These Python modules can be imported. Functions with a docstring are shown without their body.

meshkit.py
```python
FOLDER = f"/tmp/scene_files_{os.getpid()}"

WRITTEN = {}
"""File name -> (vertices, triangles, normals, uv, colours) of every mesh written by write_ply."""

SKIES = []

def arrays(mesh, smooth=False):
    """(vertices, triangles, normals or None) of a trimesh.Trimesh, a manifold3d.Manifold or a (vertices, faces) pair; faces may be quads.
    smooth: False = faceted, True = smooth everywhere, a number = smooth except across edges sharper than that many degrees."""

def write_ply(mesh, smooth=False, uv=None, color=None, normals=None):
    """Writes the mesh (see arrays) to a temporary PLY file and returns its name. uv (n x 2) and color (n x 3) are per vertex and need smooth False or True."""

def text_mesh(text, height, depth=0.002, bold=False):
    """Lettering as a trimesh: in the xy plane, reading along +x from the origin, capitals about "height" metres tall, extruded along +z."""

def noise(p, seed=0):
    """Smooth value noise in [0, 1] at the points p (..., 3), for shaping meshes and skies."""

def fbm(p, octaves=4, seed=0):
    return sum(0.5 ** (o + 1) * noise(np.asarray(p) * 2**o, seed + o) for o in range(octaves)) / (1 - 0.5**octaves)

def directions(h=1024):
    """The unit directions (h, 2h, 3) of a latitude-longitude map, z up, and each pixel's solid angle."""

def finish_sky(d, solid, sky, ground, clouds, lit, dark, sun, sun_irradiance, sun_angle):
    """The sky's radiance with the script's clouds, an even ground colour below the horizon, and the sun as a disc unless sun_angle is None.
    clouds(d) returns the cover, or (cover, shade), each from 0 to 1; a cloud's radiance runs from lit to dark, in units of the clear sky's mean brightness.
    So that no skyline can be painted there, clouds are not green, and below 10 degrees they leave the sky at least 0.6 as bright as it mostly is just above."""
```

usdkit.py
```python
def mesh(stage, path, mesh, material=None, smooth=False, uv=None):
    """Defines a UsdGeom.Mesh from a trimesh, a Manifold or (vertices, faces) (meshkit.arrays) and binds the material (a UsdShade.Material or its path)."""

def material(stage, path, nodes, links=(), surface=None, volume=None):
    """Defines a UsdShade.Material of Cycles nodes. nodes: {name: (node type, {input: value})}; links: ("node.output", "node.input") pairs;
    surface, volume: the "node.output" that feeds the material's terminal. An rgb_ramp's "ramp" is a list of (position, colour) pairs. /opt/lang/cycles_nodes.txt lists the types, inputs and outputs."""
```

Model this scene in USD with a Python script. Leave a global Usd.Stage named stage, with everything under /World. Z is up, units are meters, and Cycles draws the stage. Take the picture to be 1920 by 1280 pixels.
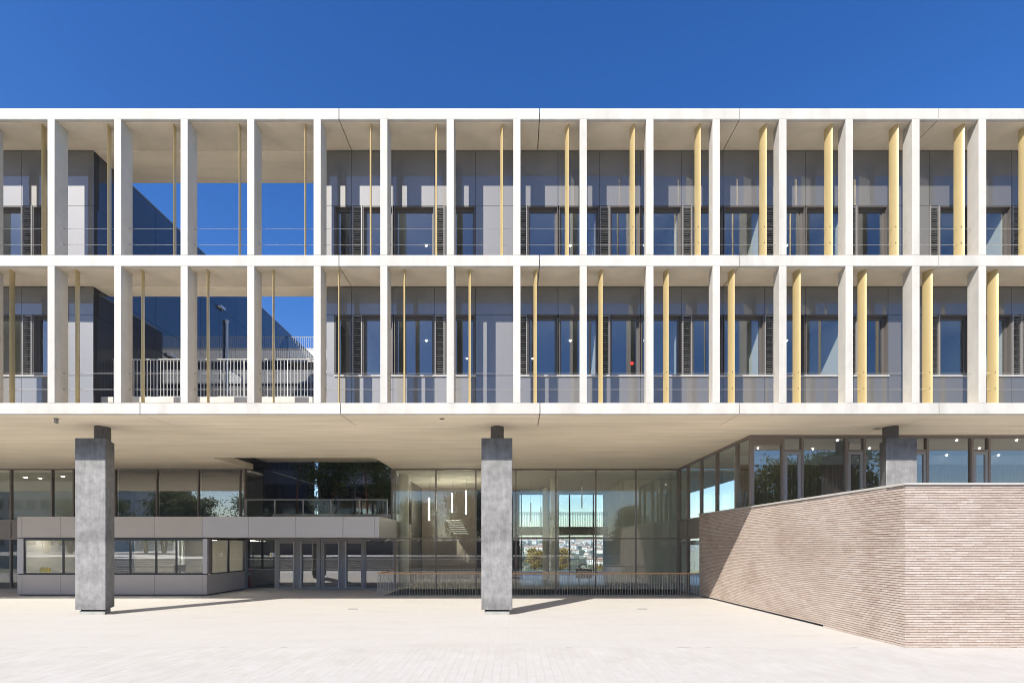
import math, random
import numpy as np
import trimesh, usdkit, meshkit
from shapely.geometry import Polygon, box as sbox
from pxr import Usd, UsdGeom, UsdLux, UsdShade, Gf, Sdf

stage = Usd.Stage.CreateInMemory()
UsdGeom.SetStageUpAxis(stage, 'Z'); UsdGeom.SetStageMetersPerUnit(stage, 1.0)
UsdGeom.Xform.Define(stage, '/World'); UsdGeom.Scope.Define(stage, '/World/Looks')

# ------------------------------------------------------------------ camera, sky, sun
H, F, VX, VY = 2.1, 907.0, 963.0, 1021.0        # eye height (m), focal length and principal point measured on a 1920 px wide picture
AP = 36.0
cam = UsdGeom.Camera.Define(stage, '/World/camera')
cam.CreateHorizontalApertureAttr(AP); cam.CreateVerticalApertureAttr(AP * 1280 / 1920)
cam.CreateFocalLengthAttr(F / 1920 * AP)
cam.CreateHorizontalApertureOffsetAttr((960 - VX) / 1920 * AP)
cam.CreateVerticalApertureOffsetAttr((VY - 640) / 1920 * AP)
cam.CreateClippingRangeAttr((0.05, 20000.0))
cam.AddTranslateOp().Set((0, 0, H)); cam.AddRotateXOp().Set(90.0)
cam.CreateExposureAttr(0.80)

SUN = np.array([-0.722, -1.0, 1.042]); SUN /= np.linalg.norm(SUN)
ELEV, ROT = math.asin(SUN[2]), math.atan2(SUN[0], SUN[1])
sky = UsdLux.DomeLight.Define(stage, '/World/sky')
sky.GetPrim().SetCustomDataByKey('kind', 'structure'); sky.GetPrim().SetCustomDataByKey('label', 'deep blue cloudless sky above the roofline'); sky.GetPrim().SetCustomDataByKey('category', 'sky')
skym = usdkit.material(stage, '/World/Looks/sky_look', {
    's': ('sky_texture', {'sky_type': 'single_scattering', 'sun_disc': False, 'sun_elevation': ELEV, 'sun_rotation': ROT, 'altitude': 200.0, 'air_density': 1.0, 'aerosol_density': 0.35, 'ozone_density': 2.2}),
    'h': ('hsv', {'saturation': 1.36, 'hue': 0.514}),
    'b': ('background_shader', {'strength': 0.109})}, [('s.color', 'h.color'), ('h.color', 'b.color')], surface='b.background')
UsdShade.MaterialBindingAPI.Apply(sky.GetPrim()).Bind(skym)
sun = UsdLux.DistantLight.Define(stage, '/World/sun')
sun.CreateNormalizeAttr(True); sun.CreateIntensityAttr(1.15); sun.CreateAngleAttr(0.5); sun.CreateColorAttr((1.0, 0.955, 0.88))
z = SUN; x = np.cross([0, 0, 1.0], z); x /= np.linalg.norm(x); y = np.cross(z, x)
sun.AddTransformOp().Set(Gf.Matrix4d(*x, 0, *y, 0, *z, 0, 0, 0, 0, 1))

# ------------------------------------------------------------------ helpers
rng = random.Random(7); nrg = np.random.default_rng(7)
counts = {}
def numbered(parent, name):
    n = counts.get((parent, name), 0); counts[(parent, name)] = n + 1
    return name if n == 0 else f'{name}_{n:03d}'
def tag(path, label=None, cat=None, group=None, kind=None):
    p = stage.GetPrimAtPath(path)
    for k, v in (('label', label), ('category', cat), ('group', group), ('kind', kind)):
        if v: p.SetCustomDataByKey(k, v)
    return path
def thing(name, label, cat, group=None, kind=None, loc=(0, 0, 0), rz=0.0, scale=None):
    path = '/World/' + numbered('/World', name)
    xf = UsdGeom.Xform.Define(stage, path)
    if loc != (0, 0, 0) or rz: xf.AddTranslateOp().Set(Gf.Vec3d(*loc)); xf.AddRotateZOp().Set(rz)
    if scale: xf.AddScaleOp().Set(Gf.Vec3f(*scale))
    return tag(path, label, cat, group, kind)
def tones(path, per_vertex):
    UsdGeom.PrimvarsAPI(stage.GetPrimAtPath(path)).CreatePrimvar('tone', Sdf.ValueTypeNames.Color3fArray, 'vertex').Set(np.asarray(per_vertex, np.float32))
    return path
def obj(name, mesh, m, parent='/World', label=None, cat=None, group=None, kind=None, smooth=False):
    path = parent + '/' + numbered(parent, name)
    usdkit.mesh(stage, path, mesh.get() if isinstance(mesh, MB) else mesh, m, smooth=smooth)
    return tag(path, label, cat, group, kind)
def copy_of(src, loc, rz=0.0, label=None, group=None, scale=None):
    p = stage.GetPrimAtPath(src); cd = p.GetCustomData()
    name = src.split('/')[-1].rsplit('_0', 1)[0]
    path = thing(name, label or cd.get('label'), cd.get('category'), group or cd.get('group'), None, loc, rz, scale)
    q = stage.GetPrimAtPath(path); q.GetReferences().AddInternalReference(src); q.SetInstanceable(True)
    return path

class MB:
    def __init__(s): s.v, s.f, s.n = [], [], 0
    def add(s, v, f):
        v = np.asarray(v, float); f = np.asarray(f, int)
        s.v.append(v); s.f.append(f + s.n); s.n += len(v); return s
    def box(s, x0, x1, y0, y1, z0, z1):
        x0, x1 = sorted((x0, x1)); y0, y1 = sorted((y0, y1)); z0, z1 = sorted((z0, z1))
        v = [(x0, y0, z0), (x1, y0, z0), (x1, y1, z0), (x0, y1, z0), (x0, y0, z1), (x1, y0, z1), (x1, y1, z1), (x0, y1, z1)]
        f = [(0, 2, 1), (0, 3, 2), (4, 5, 6), (4, 6, 7), (0, 1, 5), (0, 5, 4), (1, 2, 6), (1, 6, 5), (2, 3, 7), (2, 7, 6), (3, 0, 4), (3, 4, 7)]
        return s.add(v, f)
    def prism(s, poly, z0, z1):                      # convex counter-clockwise polygon in plan
        n = len(poly); v = [(a, b, z0) for a, b in poly] + [(a, b, z1) for a, b in poly]; f = []
        for i in range(1, n - 1): f += [(0, i + 1, i), (n, n + i, n + i + 1)]
        for i in range(n): j = (i + 1) % n; f += [(i, j, n + j), (i, n + j, n + i)]
        return s.add(v, f)
    def profile_x(s, poly, x0, x1):                  # convex polygon in (y, z), extruded along x
        n = len(poly); v = [(x0, a, b) for a, b in poly] + [(x1, a, b) for a, b in poly]; f = []
        for i in range(1, n - 1): f += [(0, i + 1, i), (n, n + i, n + i + 1)]
        for i in range(n): j = (i + 1) % n; f += [(i, j, n + j), (i, n + j, n + i)]
        return s.add(v, f)
    def tube(s, a, b, r0, r1=None, k=8):
        a, b = np.array(a, float), np.array(b, float); r1 = r0 if r1 is None else r1
        d = b - a; d /= np.linalg.norm(d); u = np.cross(d, [0, 0, 1.0] if abs(d[2]) < .9 else [1.0, 0, 0]); u /= np.linalg.norm(u); w = np.cross(d, u)
        t = np.arange(k) * 2 * math.pi / k; c = np.cos(t)[:, None] * u + np.sin(t)[:, None] * w
        v = np.vstack([a + c * r0, b + c * r1, a[None], b[None]]); f = []
        for i in range(k): j = (i + 1) % k; f += [(i, j, k + j), (i, k + j, k + i), (2 * k, j, i), (2 * k + 1, k + i, k + j)]
        return s.add(v, f)
    def get(s): return (np.vstack(s.v), np.vstack(s.f))
def B(*a): return MB().box(*a)
def cbox(x0, x1, y0, y1, z0, z1, c=0.008):           # box with chamfered vertical edges
    return MB().prism([(x0 + c, y0), (x1 - c, y0), (x1, y0 + c), (x1, y1 - c), (x1 - c, y1), (x0 + c, y1), (x0, y1 - c), (x0, y0 + c)], z0, z1)
def bevbox(x0, x1, y0, y1, z0, z1, c=0.012):         # box along x with its long edges chamfered
    return MB().profile_x([(y0, z0 + c), (y0 + c, z0), (y1 - c, z0), (y1, z0 + c), (y1, z1 - c), (y1 - c, z1), (y0 + c, z1), (y0, z1 - c)], x0, x1)
def X(px, D): return (px - VX) * D / F
def Z(py, D): return H + (VY - py) * D / F

# ------------------------------------------------------------------ materials
def surf(name, col, rough=0.6, var=0.0, scale=2.0, stretch=(1, 1, 1), bump=0.0, bscale=None, metallic=0.0, ior=1.5, var2=0.0, scale2=0.4, stretch2=(1, 1, 1), spec=0.5, coat=0.0, detail=5.0):
    col = np.array(col, float)
    nodes = {'p': ('principled_bsdf', {'roughness': rough, 'metallic': metallic, 'ior': ior, 'specular_ior_level': spec, 'base_color': tuple(col), 'coat_weight': coat, 'coat_roughness': .015, 'coat_ior': 1.7})}
    links = []
    if var or bump or var2:
        nodes['g'] = ('geometry', {}); nodes['m'] = ('mapping', {'scale': stretch}); nodes['n'] = ('noise_texture', {'scale': scale, 'detail': detail, 'roughness': 0.6})
        links += [('g.position', 'm.vector'), ('m.vector', 'n.vector')]
        last = None
        if var:
            nodes['r'] = ('rgb_ramp', {'ramp': [(0.25, tuple(col * (1 - var))), (0.5, tuple(col)), (0.75, tuple(np.minimum(col * (1 + var), 0.95)))]})
            links += [('n.fac', 'r.fac')]; last = 'r.color'
        if var2:
            nodes['m2'] = ('mapping', {'scale': stretch2}); nodes['n2'] = ('noise_texture', {'scale': scale2, 'detail': 3.0, 'roughness': 0.55})
            nodes['r2'] = ('rgb_ramp', {'ramp': [(0.3, (1 - var2,) * 3), (0.6, (1.0,) * 3), (0.8, (1 - var2 * .3,) * 3)]})
            nodes['mx'] = ('mix', {'mix_type': 'multiply', 'fac': 1.0, 'color1': tuple(col)})
            links += [('g.position', 'm2.vector'), ('m2.vector', 'n2.vector'), ('n2.fac', 'r2.fac'), ('r2.color', 'mx.color2')] + ([(last, 'mx.color1')] if last else [])
            last = 'mx.color'
        if last: links.append((last, 'p.base_color'))
        if bump:
            nodes['nb'] = ('noise_texture', {'scale': bscale or scale * 8, 'detail': 4.0}); nodes['b'] = ('bump', {'strength': 1.0, 'distance': bump})
            links += [('m.vector', 'nb.vector'), ('nb.fac', 'b.height'), ('b.normal', 'p.normal')]
    return usdkit.material(stage, '/World/Looks/' + name, nodes, links, surface='p.BSDF')
def glass(name, tint, ior, wave=0.0):
    nodes = {'g': ('geometry', {}), 'fr': ('fresnel', {'IOR': ior}), 'inv': ('math', {'math_type': 'subtract', 'value1': 1.0}), 'mul': ('math', {'math_type': 'multiply'}),
             't': ('transparent_bsdf', {'color': tint}), 'gl': ('glossy_bsdf', {'roughness': 0.0, 'color': (1, 1, 1)}), 'x': ('mix_closure', {})}
    links = [('g.backfacing', 'inv.value2'), ('inv.value', 'mul.value1'), ('fr.fac', 'mul.value2'), ('mul.value', 'x.fac'), ('t.BSDF', 'x.closure1'), ('gl.BSDF', 'x.closure2')]
    if wave:
        nodes['n'] = ('noise_texture', {'scale': 1.1, 'detail': 0.0}); nodes['b'] = ('bump', {'strength': 1.0, 'distance': wave})
        links += [('g.position', 'n.vector'), ('n.fac', 'b.height'), ('b.normal', 'gl.normal')]
    return usdkit.material(stage, '/World/Looks/' + name, nodes, links, surface='x.closure')
def leafmat(name, col, col2):
    return usdkit.material(stage, '/World/Looks/' + name, {
        'a': ('attribute', {'attribute': 'tone'}), 'r': ('rgb_ramp', {'ramp': [(0.0, col), (1.0, col2)]}), 'p': ('principled_bsdf', {'roughness': 0.5}), 't': ('translucent_bsdf', {}), 'x': ('mix_closure', {'fac': 0.45})},
        [('a.fac', 'r.fac'), ('r.color', 'p.base_color'), ('r.color', 't.color'), ('p.BSDF', 'x.closure1'), ('t.BSDF', 'x.closure2')], surface='x.closure')

M = {}
M['concrete'] = surf('white_concrete', (.512, .482, .428), .75, .07, 3.0, bump=.004, bscale=40, var2=.15, scale2=1.0, stretch2=(2.2, 2.2, .22))
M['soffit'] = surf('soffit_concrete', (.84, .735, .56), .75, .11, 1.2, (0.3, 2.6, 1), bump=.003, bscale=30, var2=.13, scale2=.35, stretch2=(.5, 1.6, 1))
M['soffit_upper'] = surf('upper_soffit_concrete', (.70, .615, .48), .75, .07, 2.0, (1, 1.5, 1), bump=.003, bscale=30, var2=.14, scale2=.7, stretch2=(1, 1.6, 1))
M['gold'] = surf('gold_anodised', (.60, .46, .22), .38, .03, 2, metallic=.45)
M['panel'] = surf('grey_panel', (.168, .163, .156), .60, .015, .5, metallic=.64, coat=1.0)
M['darkpanel'] = surf('dark_glass_panel', (.04, .041, .045), .03, .03, .5, ior=1.75)
M['joint'] = surf('joint_black', (.02, .02, .02), .8)
M['frame'] = surf('bronze_frame', (.19, .155, .13), .4, .04, 3)
M['winframe'] = surf('window_frame_dark', (.095, .085, .078), .4, .04, 3)
M['frame_light'] = surf('grey_door_frame', (.235, .228, .225), .4, .03, 3)
M['sill'] = surf('sill_aluminium', (.55, .54, .52), .4)
M['grille'] = surf('grille_aluminium', (.36, .35, .335), .45)
M['grille_frame'] = surf('grille_frame_grey', (.20, .19, .18), .4)
M['glass'] = glass('window_glass', (.88, .91, .90), 2.4, .0006)
M['glass_mirror'] = glass('coated_window_glass', (.80, .84, .84), 2.9, .0006)
M['glass_big'] = glass('curtain_glass', (.96, .975, .94), 2.1, .0012)
M['glass_clear'] = glass('balustrade_glass', (.9, .92, .91), 1.4)
M['room'] = surf('room_white', (.60, .60, .58), .8)
M['room_floor'] = surf('room_floor', (.25, .25, .26), .6)
M['hall_floor'] = surf('hall_floor_stone', (.52, .50, .46), .35)
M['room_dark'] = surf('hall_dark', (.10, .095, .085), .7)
M['blind'] = surf('roller_blind', (.20, .18, .155), .8)
M['blind_dark'] = surf('dark_blind', (.055, .05, .045), .8)
M['atrium_ceiling'] = surf('atrium_ceiling', (.78, .74, .63), .8, .03, 2)
M['interior_concrete'] = surf('interior_concrete', (.55, .52, .42), .7, .12, 2.5, (1, 1, .4))
M['brown_wall'] = surf('brown_wall', (.24, .20, .165), .7, .1, 3, (4, 4, .3))
M['slatwood'] = surf('slat_wood', (.30, .20, .13), .6, .15, 3, (6, 6, .3))
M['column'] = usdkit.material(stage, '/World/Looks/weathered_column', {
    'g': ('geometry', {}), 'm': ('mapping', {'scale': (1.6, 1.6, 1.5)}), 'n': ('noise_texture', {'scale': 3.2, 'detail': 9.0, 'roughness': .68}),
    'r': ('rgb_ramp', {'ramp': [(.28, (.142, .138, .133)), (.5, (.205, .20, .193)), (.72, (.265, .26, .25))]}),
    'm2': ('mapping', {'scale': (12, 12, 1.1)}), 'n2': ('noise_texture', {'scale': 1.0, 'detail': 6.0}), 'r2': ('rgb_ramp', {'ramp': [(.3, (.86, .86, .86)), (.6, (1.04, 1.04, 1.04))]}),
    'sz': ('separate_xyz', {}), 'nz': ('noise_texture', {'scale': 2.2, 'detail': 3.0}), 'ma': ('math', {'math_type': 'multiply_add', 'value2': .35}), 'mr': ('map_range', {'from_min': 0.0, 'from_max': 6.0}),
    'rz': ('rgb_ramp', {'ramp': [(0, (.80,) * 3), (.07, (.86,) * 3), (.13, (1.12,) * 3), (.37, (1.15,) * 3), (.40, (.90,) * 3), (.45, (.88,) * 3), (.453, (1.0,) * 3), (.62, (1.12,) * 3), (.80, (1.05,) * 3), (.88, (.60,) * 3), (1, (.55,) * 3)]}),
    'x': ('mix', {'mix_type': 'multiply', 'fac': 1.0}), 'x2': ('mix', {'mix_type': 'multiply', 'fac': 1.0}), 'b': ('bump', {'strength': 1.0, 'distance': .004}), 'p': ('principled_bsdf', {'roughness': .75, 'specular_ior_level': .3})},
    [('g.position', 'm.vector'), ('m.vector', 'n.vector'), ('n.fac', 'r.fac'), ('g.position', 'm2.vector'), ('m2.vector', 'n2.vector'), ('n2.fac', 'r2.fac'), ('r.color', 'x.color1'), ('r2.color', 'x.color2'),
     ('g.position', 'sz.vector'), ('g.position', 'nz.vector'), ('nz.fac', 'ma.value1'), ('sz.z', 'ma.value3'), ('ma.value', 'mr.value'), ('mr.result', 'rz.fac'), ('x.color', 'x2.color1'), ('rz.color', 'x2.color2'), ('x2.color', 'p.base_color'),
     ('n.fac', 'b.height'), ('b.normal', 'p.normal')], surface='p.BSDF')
M['stub'] = surf('dark_stub', (.09, .08, .075), .6, .35, 6, (4, 4, .5))
M['plinth'] = surf('column_plinth', (.33, .325, .295), .7, .2, 5)
M['kiosk'] = surf('kiosk_panel', (.42, .37, .322), .42, .02, .6, metallic=.0)
M['kiosk2'] = surf('kiosk_panel_cool', (.43, .41, .40), .38, .02, .6)
M['rod'] = surf('steel_rod', (.55, .54, .52), .3, metallic=.8)
M['rail'] = surf('galvanised_rail', (.44, .43, .405), .45, .05, 6)
M['railbar'] = surf('steel_bar', (.36, .345, .32), .45)
M['wood'] = surf('oak_handrail', (.55, .28, .09), .45, .15, 8, (.3, 4, 4))
M['tile'] = surf('roof_tile', (.42, .27, .19), .8, .1, .3)
M['white'] = surf('white_paint', (.78, .78, .76), .5)
M['coping'] = surf('stone_coping', (.40, .375, .335), .6, .06, 4)
M['mortar'] = surf('mortar', (.10, .08, .068), .9)
M['paving'] = None
M['black'] = surf('black_plastic', (.02, .02, .02), .5)
M['red'] = surf('red_paint', (.65, .03, .02), .4)
M['yellow'] = surf('yellow_sign', (.75, .55, .05), .5)
M['blue'] = surf('blue_sign', (.03, .13, .45), .5)
M['bark'] = surf('bark', (.11, .075, .05), .9, .3, 12, (1, 1, .2))
M['barkred'] = surf('red_bark', (.20, .09, .055), .8, .25, 12, (1, 1, .2))
M['leaf'] = leafmat('dark_leaf', (.04, .065, .02), (.12, .17, .05))
M['leaf2'] = leafmat('plane_leaf', (.07, .10, .02), (.17, .18, .045))
M['leaf3'] = leafmat('autumn_leaf', (.30, .20, .045), (.46, .36, .10))
M['asphalt'] = surf('terrain_ground', (.24, .25, .15), .9, .3, .02)
M['wellwall'] = surf('well_wall', (.10, .10, .10), .8, .1, 2)
M['step'] = surf('step_stone', (.50, .47, .43), .7, .08, 3)
M['tube'] = usdkit.material(stage, '/World/Looks/lit_tube', {'p': ('principled_bsdf', {'base_color': (.8, .8, .75), 'emission_color': (1.0, .93, .8), 'emission_strength': 36.0})}, [], surface='p.BSDF')
M['spot'] = usdkit.material(stage, '/World/Looks/lit_spot', {'p': ('principled_bsdf', {'base_color': (.8, .8, .75), 'emission_color': (1.0, .93, .8), 'emission_strength': 4.0})}, [], surface='p.BSDF')
M['chrome'] = surf('chrome', (.8, .8, .8), .15, metallic=1.0)
M['leather'] = surf('brown_leather', (.10, .075, .05), .55)
BRICK = [(.452, .372, .312), (.425, .345, .287), (.48, .402, .345), (.405, .322, .268), (.444, .36, .30), (.44, .366, .312)]
M['bricks'] = [surf(f'brick_tone_{i}', c, .85, .16, 14, (1, 1, 3), bump=.003, bscale=60) for i, c in enumerate(BRICK)]
M['brickwork'] = usdkit.material(stage, '/World/Looks/brick_many', {
    'g': ('geometry', {}), 'r': ('attribute', {'attribute': 'tone'}),
    'm': ('mapping', {'scale': (1, 1, 3)}), 'n': ('noise_texture', {'scale': 14.0, 'detail': 5.0}), 'r2': ('rgb_ramp', {'ramp': [(.25, (.84,) * 3), (.75, (1.12,) * 3)]}),
    'n3': ('noise_texture', {'scale': .8, 'detail': 3.0}), 'r3': ('rgb_ramp', {'ramp': [(.35, (.86, .83, .81)), (.55, (1, 1, 1))]}),
    'x': ('mix', {'mix_type': 'multiply', 'fac': 1.0}), 'x3': ('mix', {'mix_type': 'multiply', 'fac': 1.0}), 'nb': ('noise_texture', {'scale': 60.0}), 'b': ('bump', {'strength': 1.0, 'distance': .003}), 'p': ('principled_bsdf', {'roughness': .85})},
    [('g.position', 'm.vector'), ('m.vector', 'n.vector'), ('n.fac', 'r2.fac'), ('r.color', 'x.color1'), ('r2.color', 'x.color2'), ('g.position', 'n3.vector'), ('n3.fac', 'r3.fac'),
     ('x.color', 'x3.color1'), ('r3.color', 'x3.color2'), ('x3.color', 'p.base_color'), ('g.position', 'nb.vector'), ('nb.fac', 'b.height'), ('b.normal', 'p.normal')], surface='p.BSDF')
M['paving'] = usdkit.material(stage, '/World/Looks/pale_paving', {
    'g': ('geometry', {}), 'bt': ('brick_texture', {'scale': 1.0, 'brick_width': .42, 'row_height': .14, 'mortar_size': .003, 'color1': (.475, .448, .405), 'color2': (.487, .461, .418), 'mortar': (.452, .42, .375), 'bias': 0.0}),
    'rot': ('mapping', {'rotation': (0, 0, math.pi / 2)}),
    'm': ('mapping', {'scale': (.35, 1.6, 1)}), 'n': ('noise_texture', {'scale': 1.2, 'detail': 6.0, 'roughness': .65}), 'r': ('rgb_ramp', {'ramp': [(.25, (.91, .885, .86)), (.42, (.985, .98, .975)), (.5, (1, 1, 1)), (.8, (1.03, 1.025, 1.02))]}),
    'x': ('mix', {'mix_type': 'multiply', 'fac': 1.0}), 'nb': ('noise_texture', {'scale': 90.0}), 'b': ('bump', {'strength': .6, 'distance': .003}), 'p': ('principled_bsdf', {'roughness': .8})},
    [('g.position', 'rot.vector'), ('rot.vector', 'bt.vector'), ('g.position', 'm.vector'), ('m.vector', 'n.vector'), ('n.fac', 'r.fac'), ('bt.color', 'x.color1'), ('r.color', 'x.color2'), ('x.color', 'p.base_color'),
     ('g.position', 'nb.vector'), ('nb.fac', 'b.height'), ('b.normal', 'p.normal')], surface='p.BSDF')
PAV = [(.485, .461, .42), (.48, .453, .411), (.49, .467, .428), (.478, .448, .406)]
M['pavers'] = [surf(f'paver_tone_{i}', c, .8, .04, 6, bump=.002, bscale=80) for i, c in enumerate(PAV)]
M['pavermany'] = usdkit.material(stage, '/World/Looks/paver_many', {'g': ('geometry', {}), 'r': ('attribute', {'attribute': 'tone'}),
    'n': ('noise_texture', {'scale': 1.5, 'detail': 5.0}), 'r2': ('rgb_ramp', {'ramp': [(.3, (.94, .93, .92)), (.7, (1.03, 1.03, 1.03))]}), 'x': ('mix', {'mix_type': 'multiply', 'fac': 1.0}), 'p': ('principled_bsdf', {'roughness': .8})},
    [('g.position', 'n.vector'), ('n.fac', 'r2.fac'), ('r.color', 'x.color1'), ('r2.color', 'x.color2'), ('x.color', 'p.base_color')], surface='p.BSDF')

# ------------------------------------------------------------------ main planes (y grows away from the camera)
YF = F * H / 141.6            # face of the concrete frame
YW = F * H / 131.4            # panelled wall behind the fins
YC = F * H / 131.4 + .02      # front of the columns
YG = F * H / 82.6             # glass wall at ground level
YK = F * H / 95.0             # kiosk front
YR = F * H / 96.0             # railing round the light well
ZS = Z(776, YF)               # underside of the lowest slab
ZB1, ZM0, ZM1, ZR0, ZR1 = Z(755, YF), Z(499, YF), Z(478, YF), Z(224, YF), Z(202.5, YF)
XL, XR = -12.6, -5.61         # sides of the open patio
XE0, XE1 = -44.0, 30.0        # ends of the building

# ------------------------------------------------------------------ ground
well = sbox(-5.3, YR + .12, 7.6, YG - .1)
pav_y0, pav_y1 = 7.25, 9.90
plaza_shape = Polygon([(-45, pav_y1), (45, pav_y1), (45, 36), (-45, 36)]).difference(sbox(-5.4, YR + .1, 7.85, YG + .05))
v2, f2 = trimesh.creation.triangulate_polygon(plaza_shape, engine='earcut')
plaza = obj('plaza', (np.c_[v2, np.zeros(len(v2))], f2), M['paving'], label='pale stone plaza in front of the building', cat='pavement', kind='structure')
obj('paver_bed', B(-30, 30, pav_y0, pav_y1, -.1, -.004), M['step'], plaza)
# small pavers of the near strip
pv = []
PW, PL = .142, .30
nx = int(22 / PW)
for i in range(nx):
    x0 = -11 + i * PW; off = rng.random() * PL
    yy = pav_y0 - off
    while yy < pav_y1 - .02:
        a, b = max(yy, pav_y0) + .0009, min(yy + PL, pav_y1) - .0009
        if b - a > .03: pv.append((x0 + .0009, x0 + PW - .0009, a, b))
        yy += PL
pv.sort(key=lambda q: ((q[0] + q[1]) / 2) ** 2 + q[2] ** 2)
mb = MB()
for k, (a, b, c, d) in enumerate(pv):
    dz = rng.uniform(-.0008, .0008)
    if k < 300 and abs(a) < 9: obj('paver', B(a, b, c, d, -.03, dz), M['pavers'][rng.randrange(4)], plaza)
    else: mb.box(a, b, c, d, -.03, dz)
tones(obj('paver_field', mb, M['pavermany'], plaza, kind='stuff'), np.repeat(np.array(PAV)[nrg.integers(0, 4, mb.n // 8)], 8, 0))
# light well
wl = MB()
wl.box(-5.5, 7.95, YR + .02, YR + .10, -3.2, -.006).box(-5.5, -5.4, YR + .1, YG + .05, -3.2, -.006).box(7.85, 7.95, YR + .1, YG + .05, -3.2, -.006).box(-5.5, 7.95, YR, YG + 8, -3.3, -3.2)
obj('well_lining', wl, M['wellwall'], plaza)

# terrain to the horizon
ys = np.r_[np.linspace(-3000, -80, 14), np.linspace(-60, 30, 6), np.linspace(37, 200, 14), np.linspace(230, 1500, 26), np.linspace(1600, 4000, 20)]
xs = np.r_[np.linspace(-3500, -300, 14), np.linspace(-250, 500, 40), np.linspace(600, 3500, 14)]
gx, gy = np.meshgrid(xs, ys)
def terrain_z(x, y):
    x, y = np.asarray(x, float), np.asarray(y, float)
    fall = np.clip((y - 37) / 260, 0, 1); fall = fall * fall * (3 - 2 * fall)
    rise = np.clip((y - 420) / 1500, 0, 1)
    p = np.stack([x / 350, y / 350, np.zeros_like(x)], -1)
    return -.3 - 34 * fall + rise * (44 + 26 * (meshkit.fbm(p, 3, 5) - .5)) + np.where(y > 60, 5 * (meshkit.noise(p * 3, 9) - .5), 0) * fall
gz = terrain_z(gx, gy)
nr, nc = gx.shape
idx = np.arange(nr * nc).reshape(nr, nc)
q = np.stack([idx[:-1, :-1], idx[:-1, 1:], idx[1:, 1:], idx[1:, :-1]], -1).reshape(-1, 4)
obj('terrain', (np.stack([gx, gy, gz], -1).reshape(-1, 3), q), M['asphalt'], smooth=True, label='green valley and hills far behind the building', cat='hill', kind='structure')

# steps where the photographer stands (seen mirrored in the glass)
st = MB()
for i in range(7):
    st.box(-32, 7.4, 6.75 - .55 * i - .55, 6.75 - .55 * i - .004, -.2, .15 * (i + 1))
st.box(-32, 7.4, -4, 6.75 - .55 * 7, -.2, 1.05)
obj('step_apron', B(-32, 7.4, 6.75, pav_y0 - .004, -.2, -.001), M['step'], plaza)
obj('steps', st, M['step'], label='wide pale stone steps facing the building', cat='steps', kind='structure')
obj('forecourt', B(-110, 80, -70, -4.0, -.3, 1.0), M['step'], label='raised forecourt behind the steps', cat='pavement', kind='structure')
obj('side_court', B(7.4, 40, -4, pav_y0 - .01, -.3, -.01), M['step'], label='paved court beside the steps', cat='pavement', kind='structure')
rw = thing('retaining_wall', 'long low brown retaining wall opposite the building, mirrored in the glass', 'wall')
obj('wall_body', B(-32, 24, -6.4, -6.0, 1.0, 2.5), M['brown_wall'], rw); obj('coping', B(-32.05, 24.05, -6.45, -5.95, 2.502, 2.57), M['coping'], rw)

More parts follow.
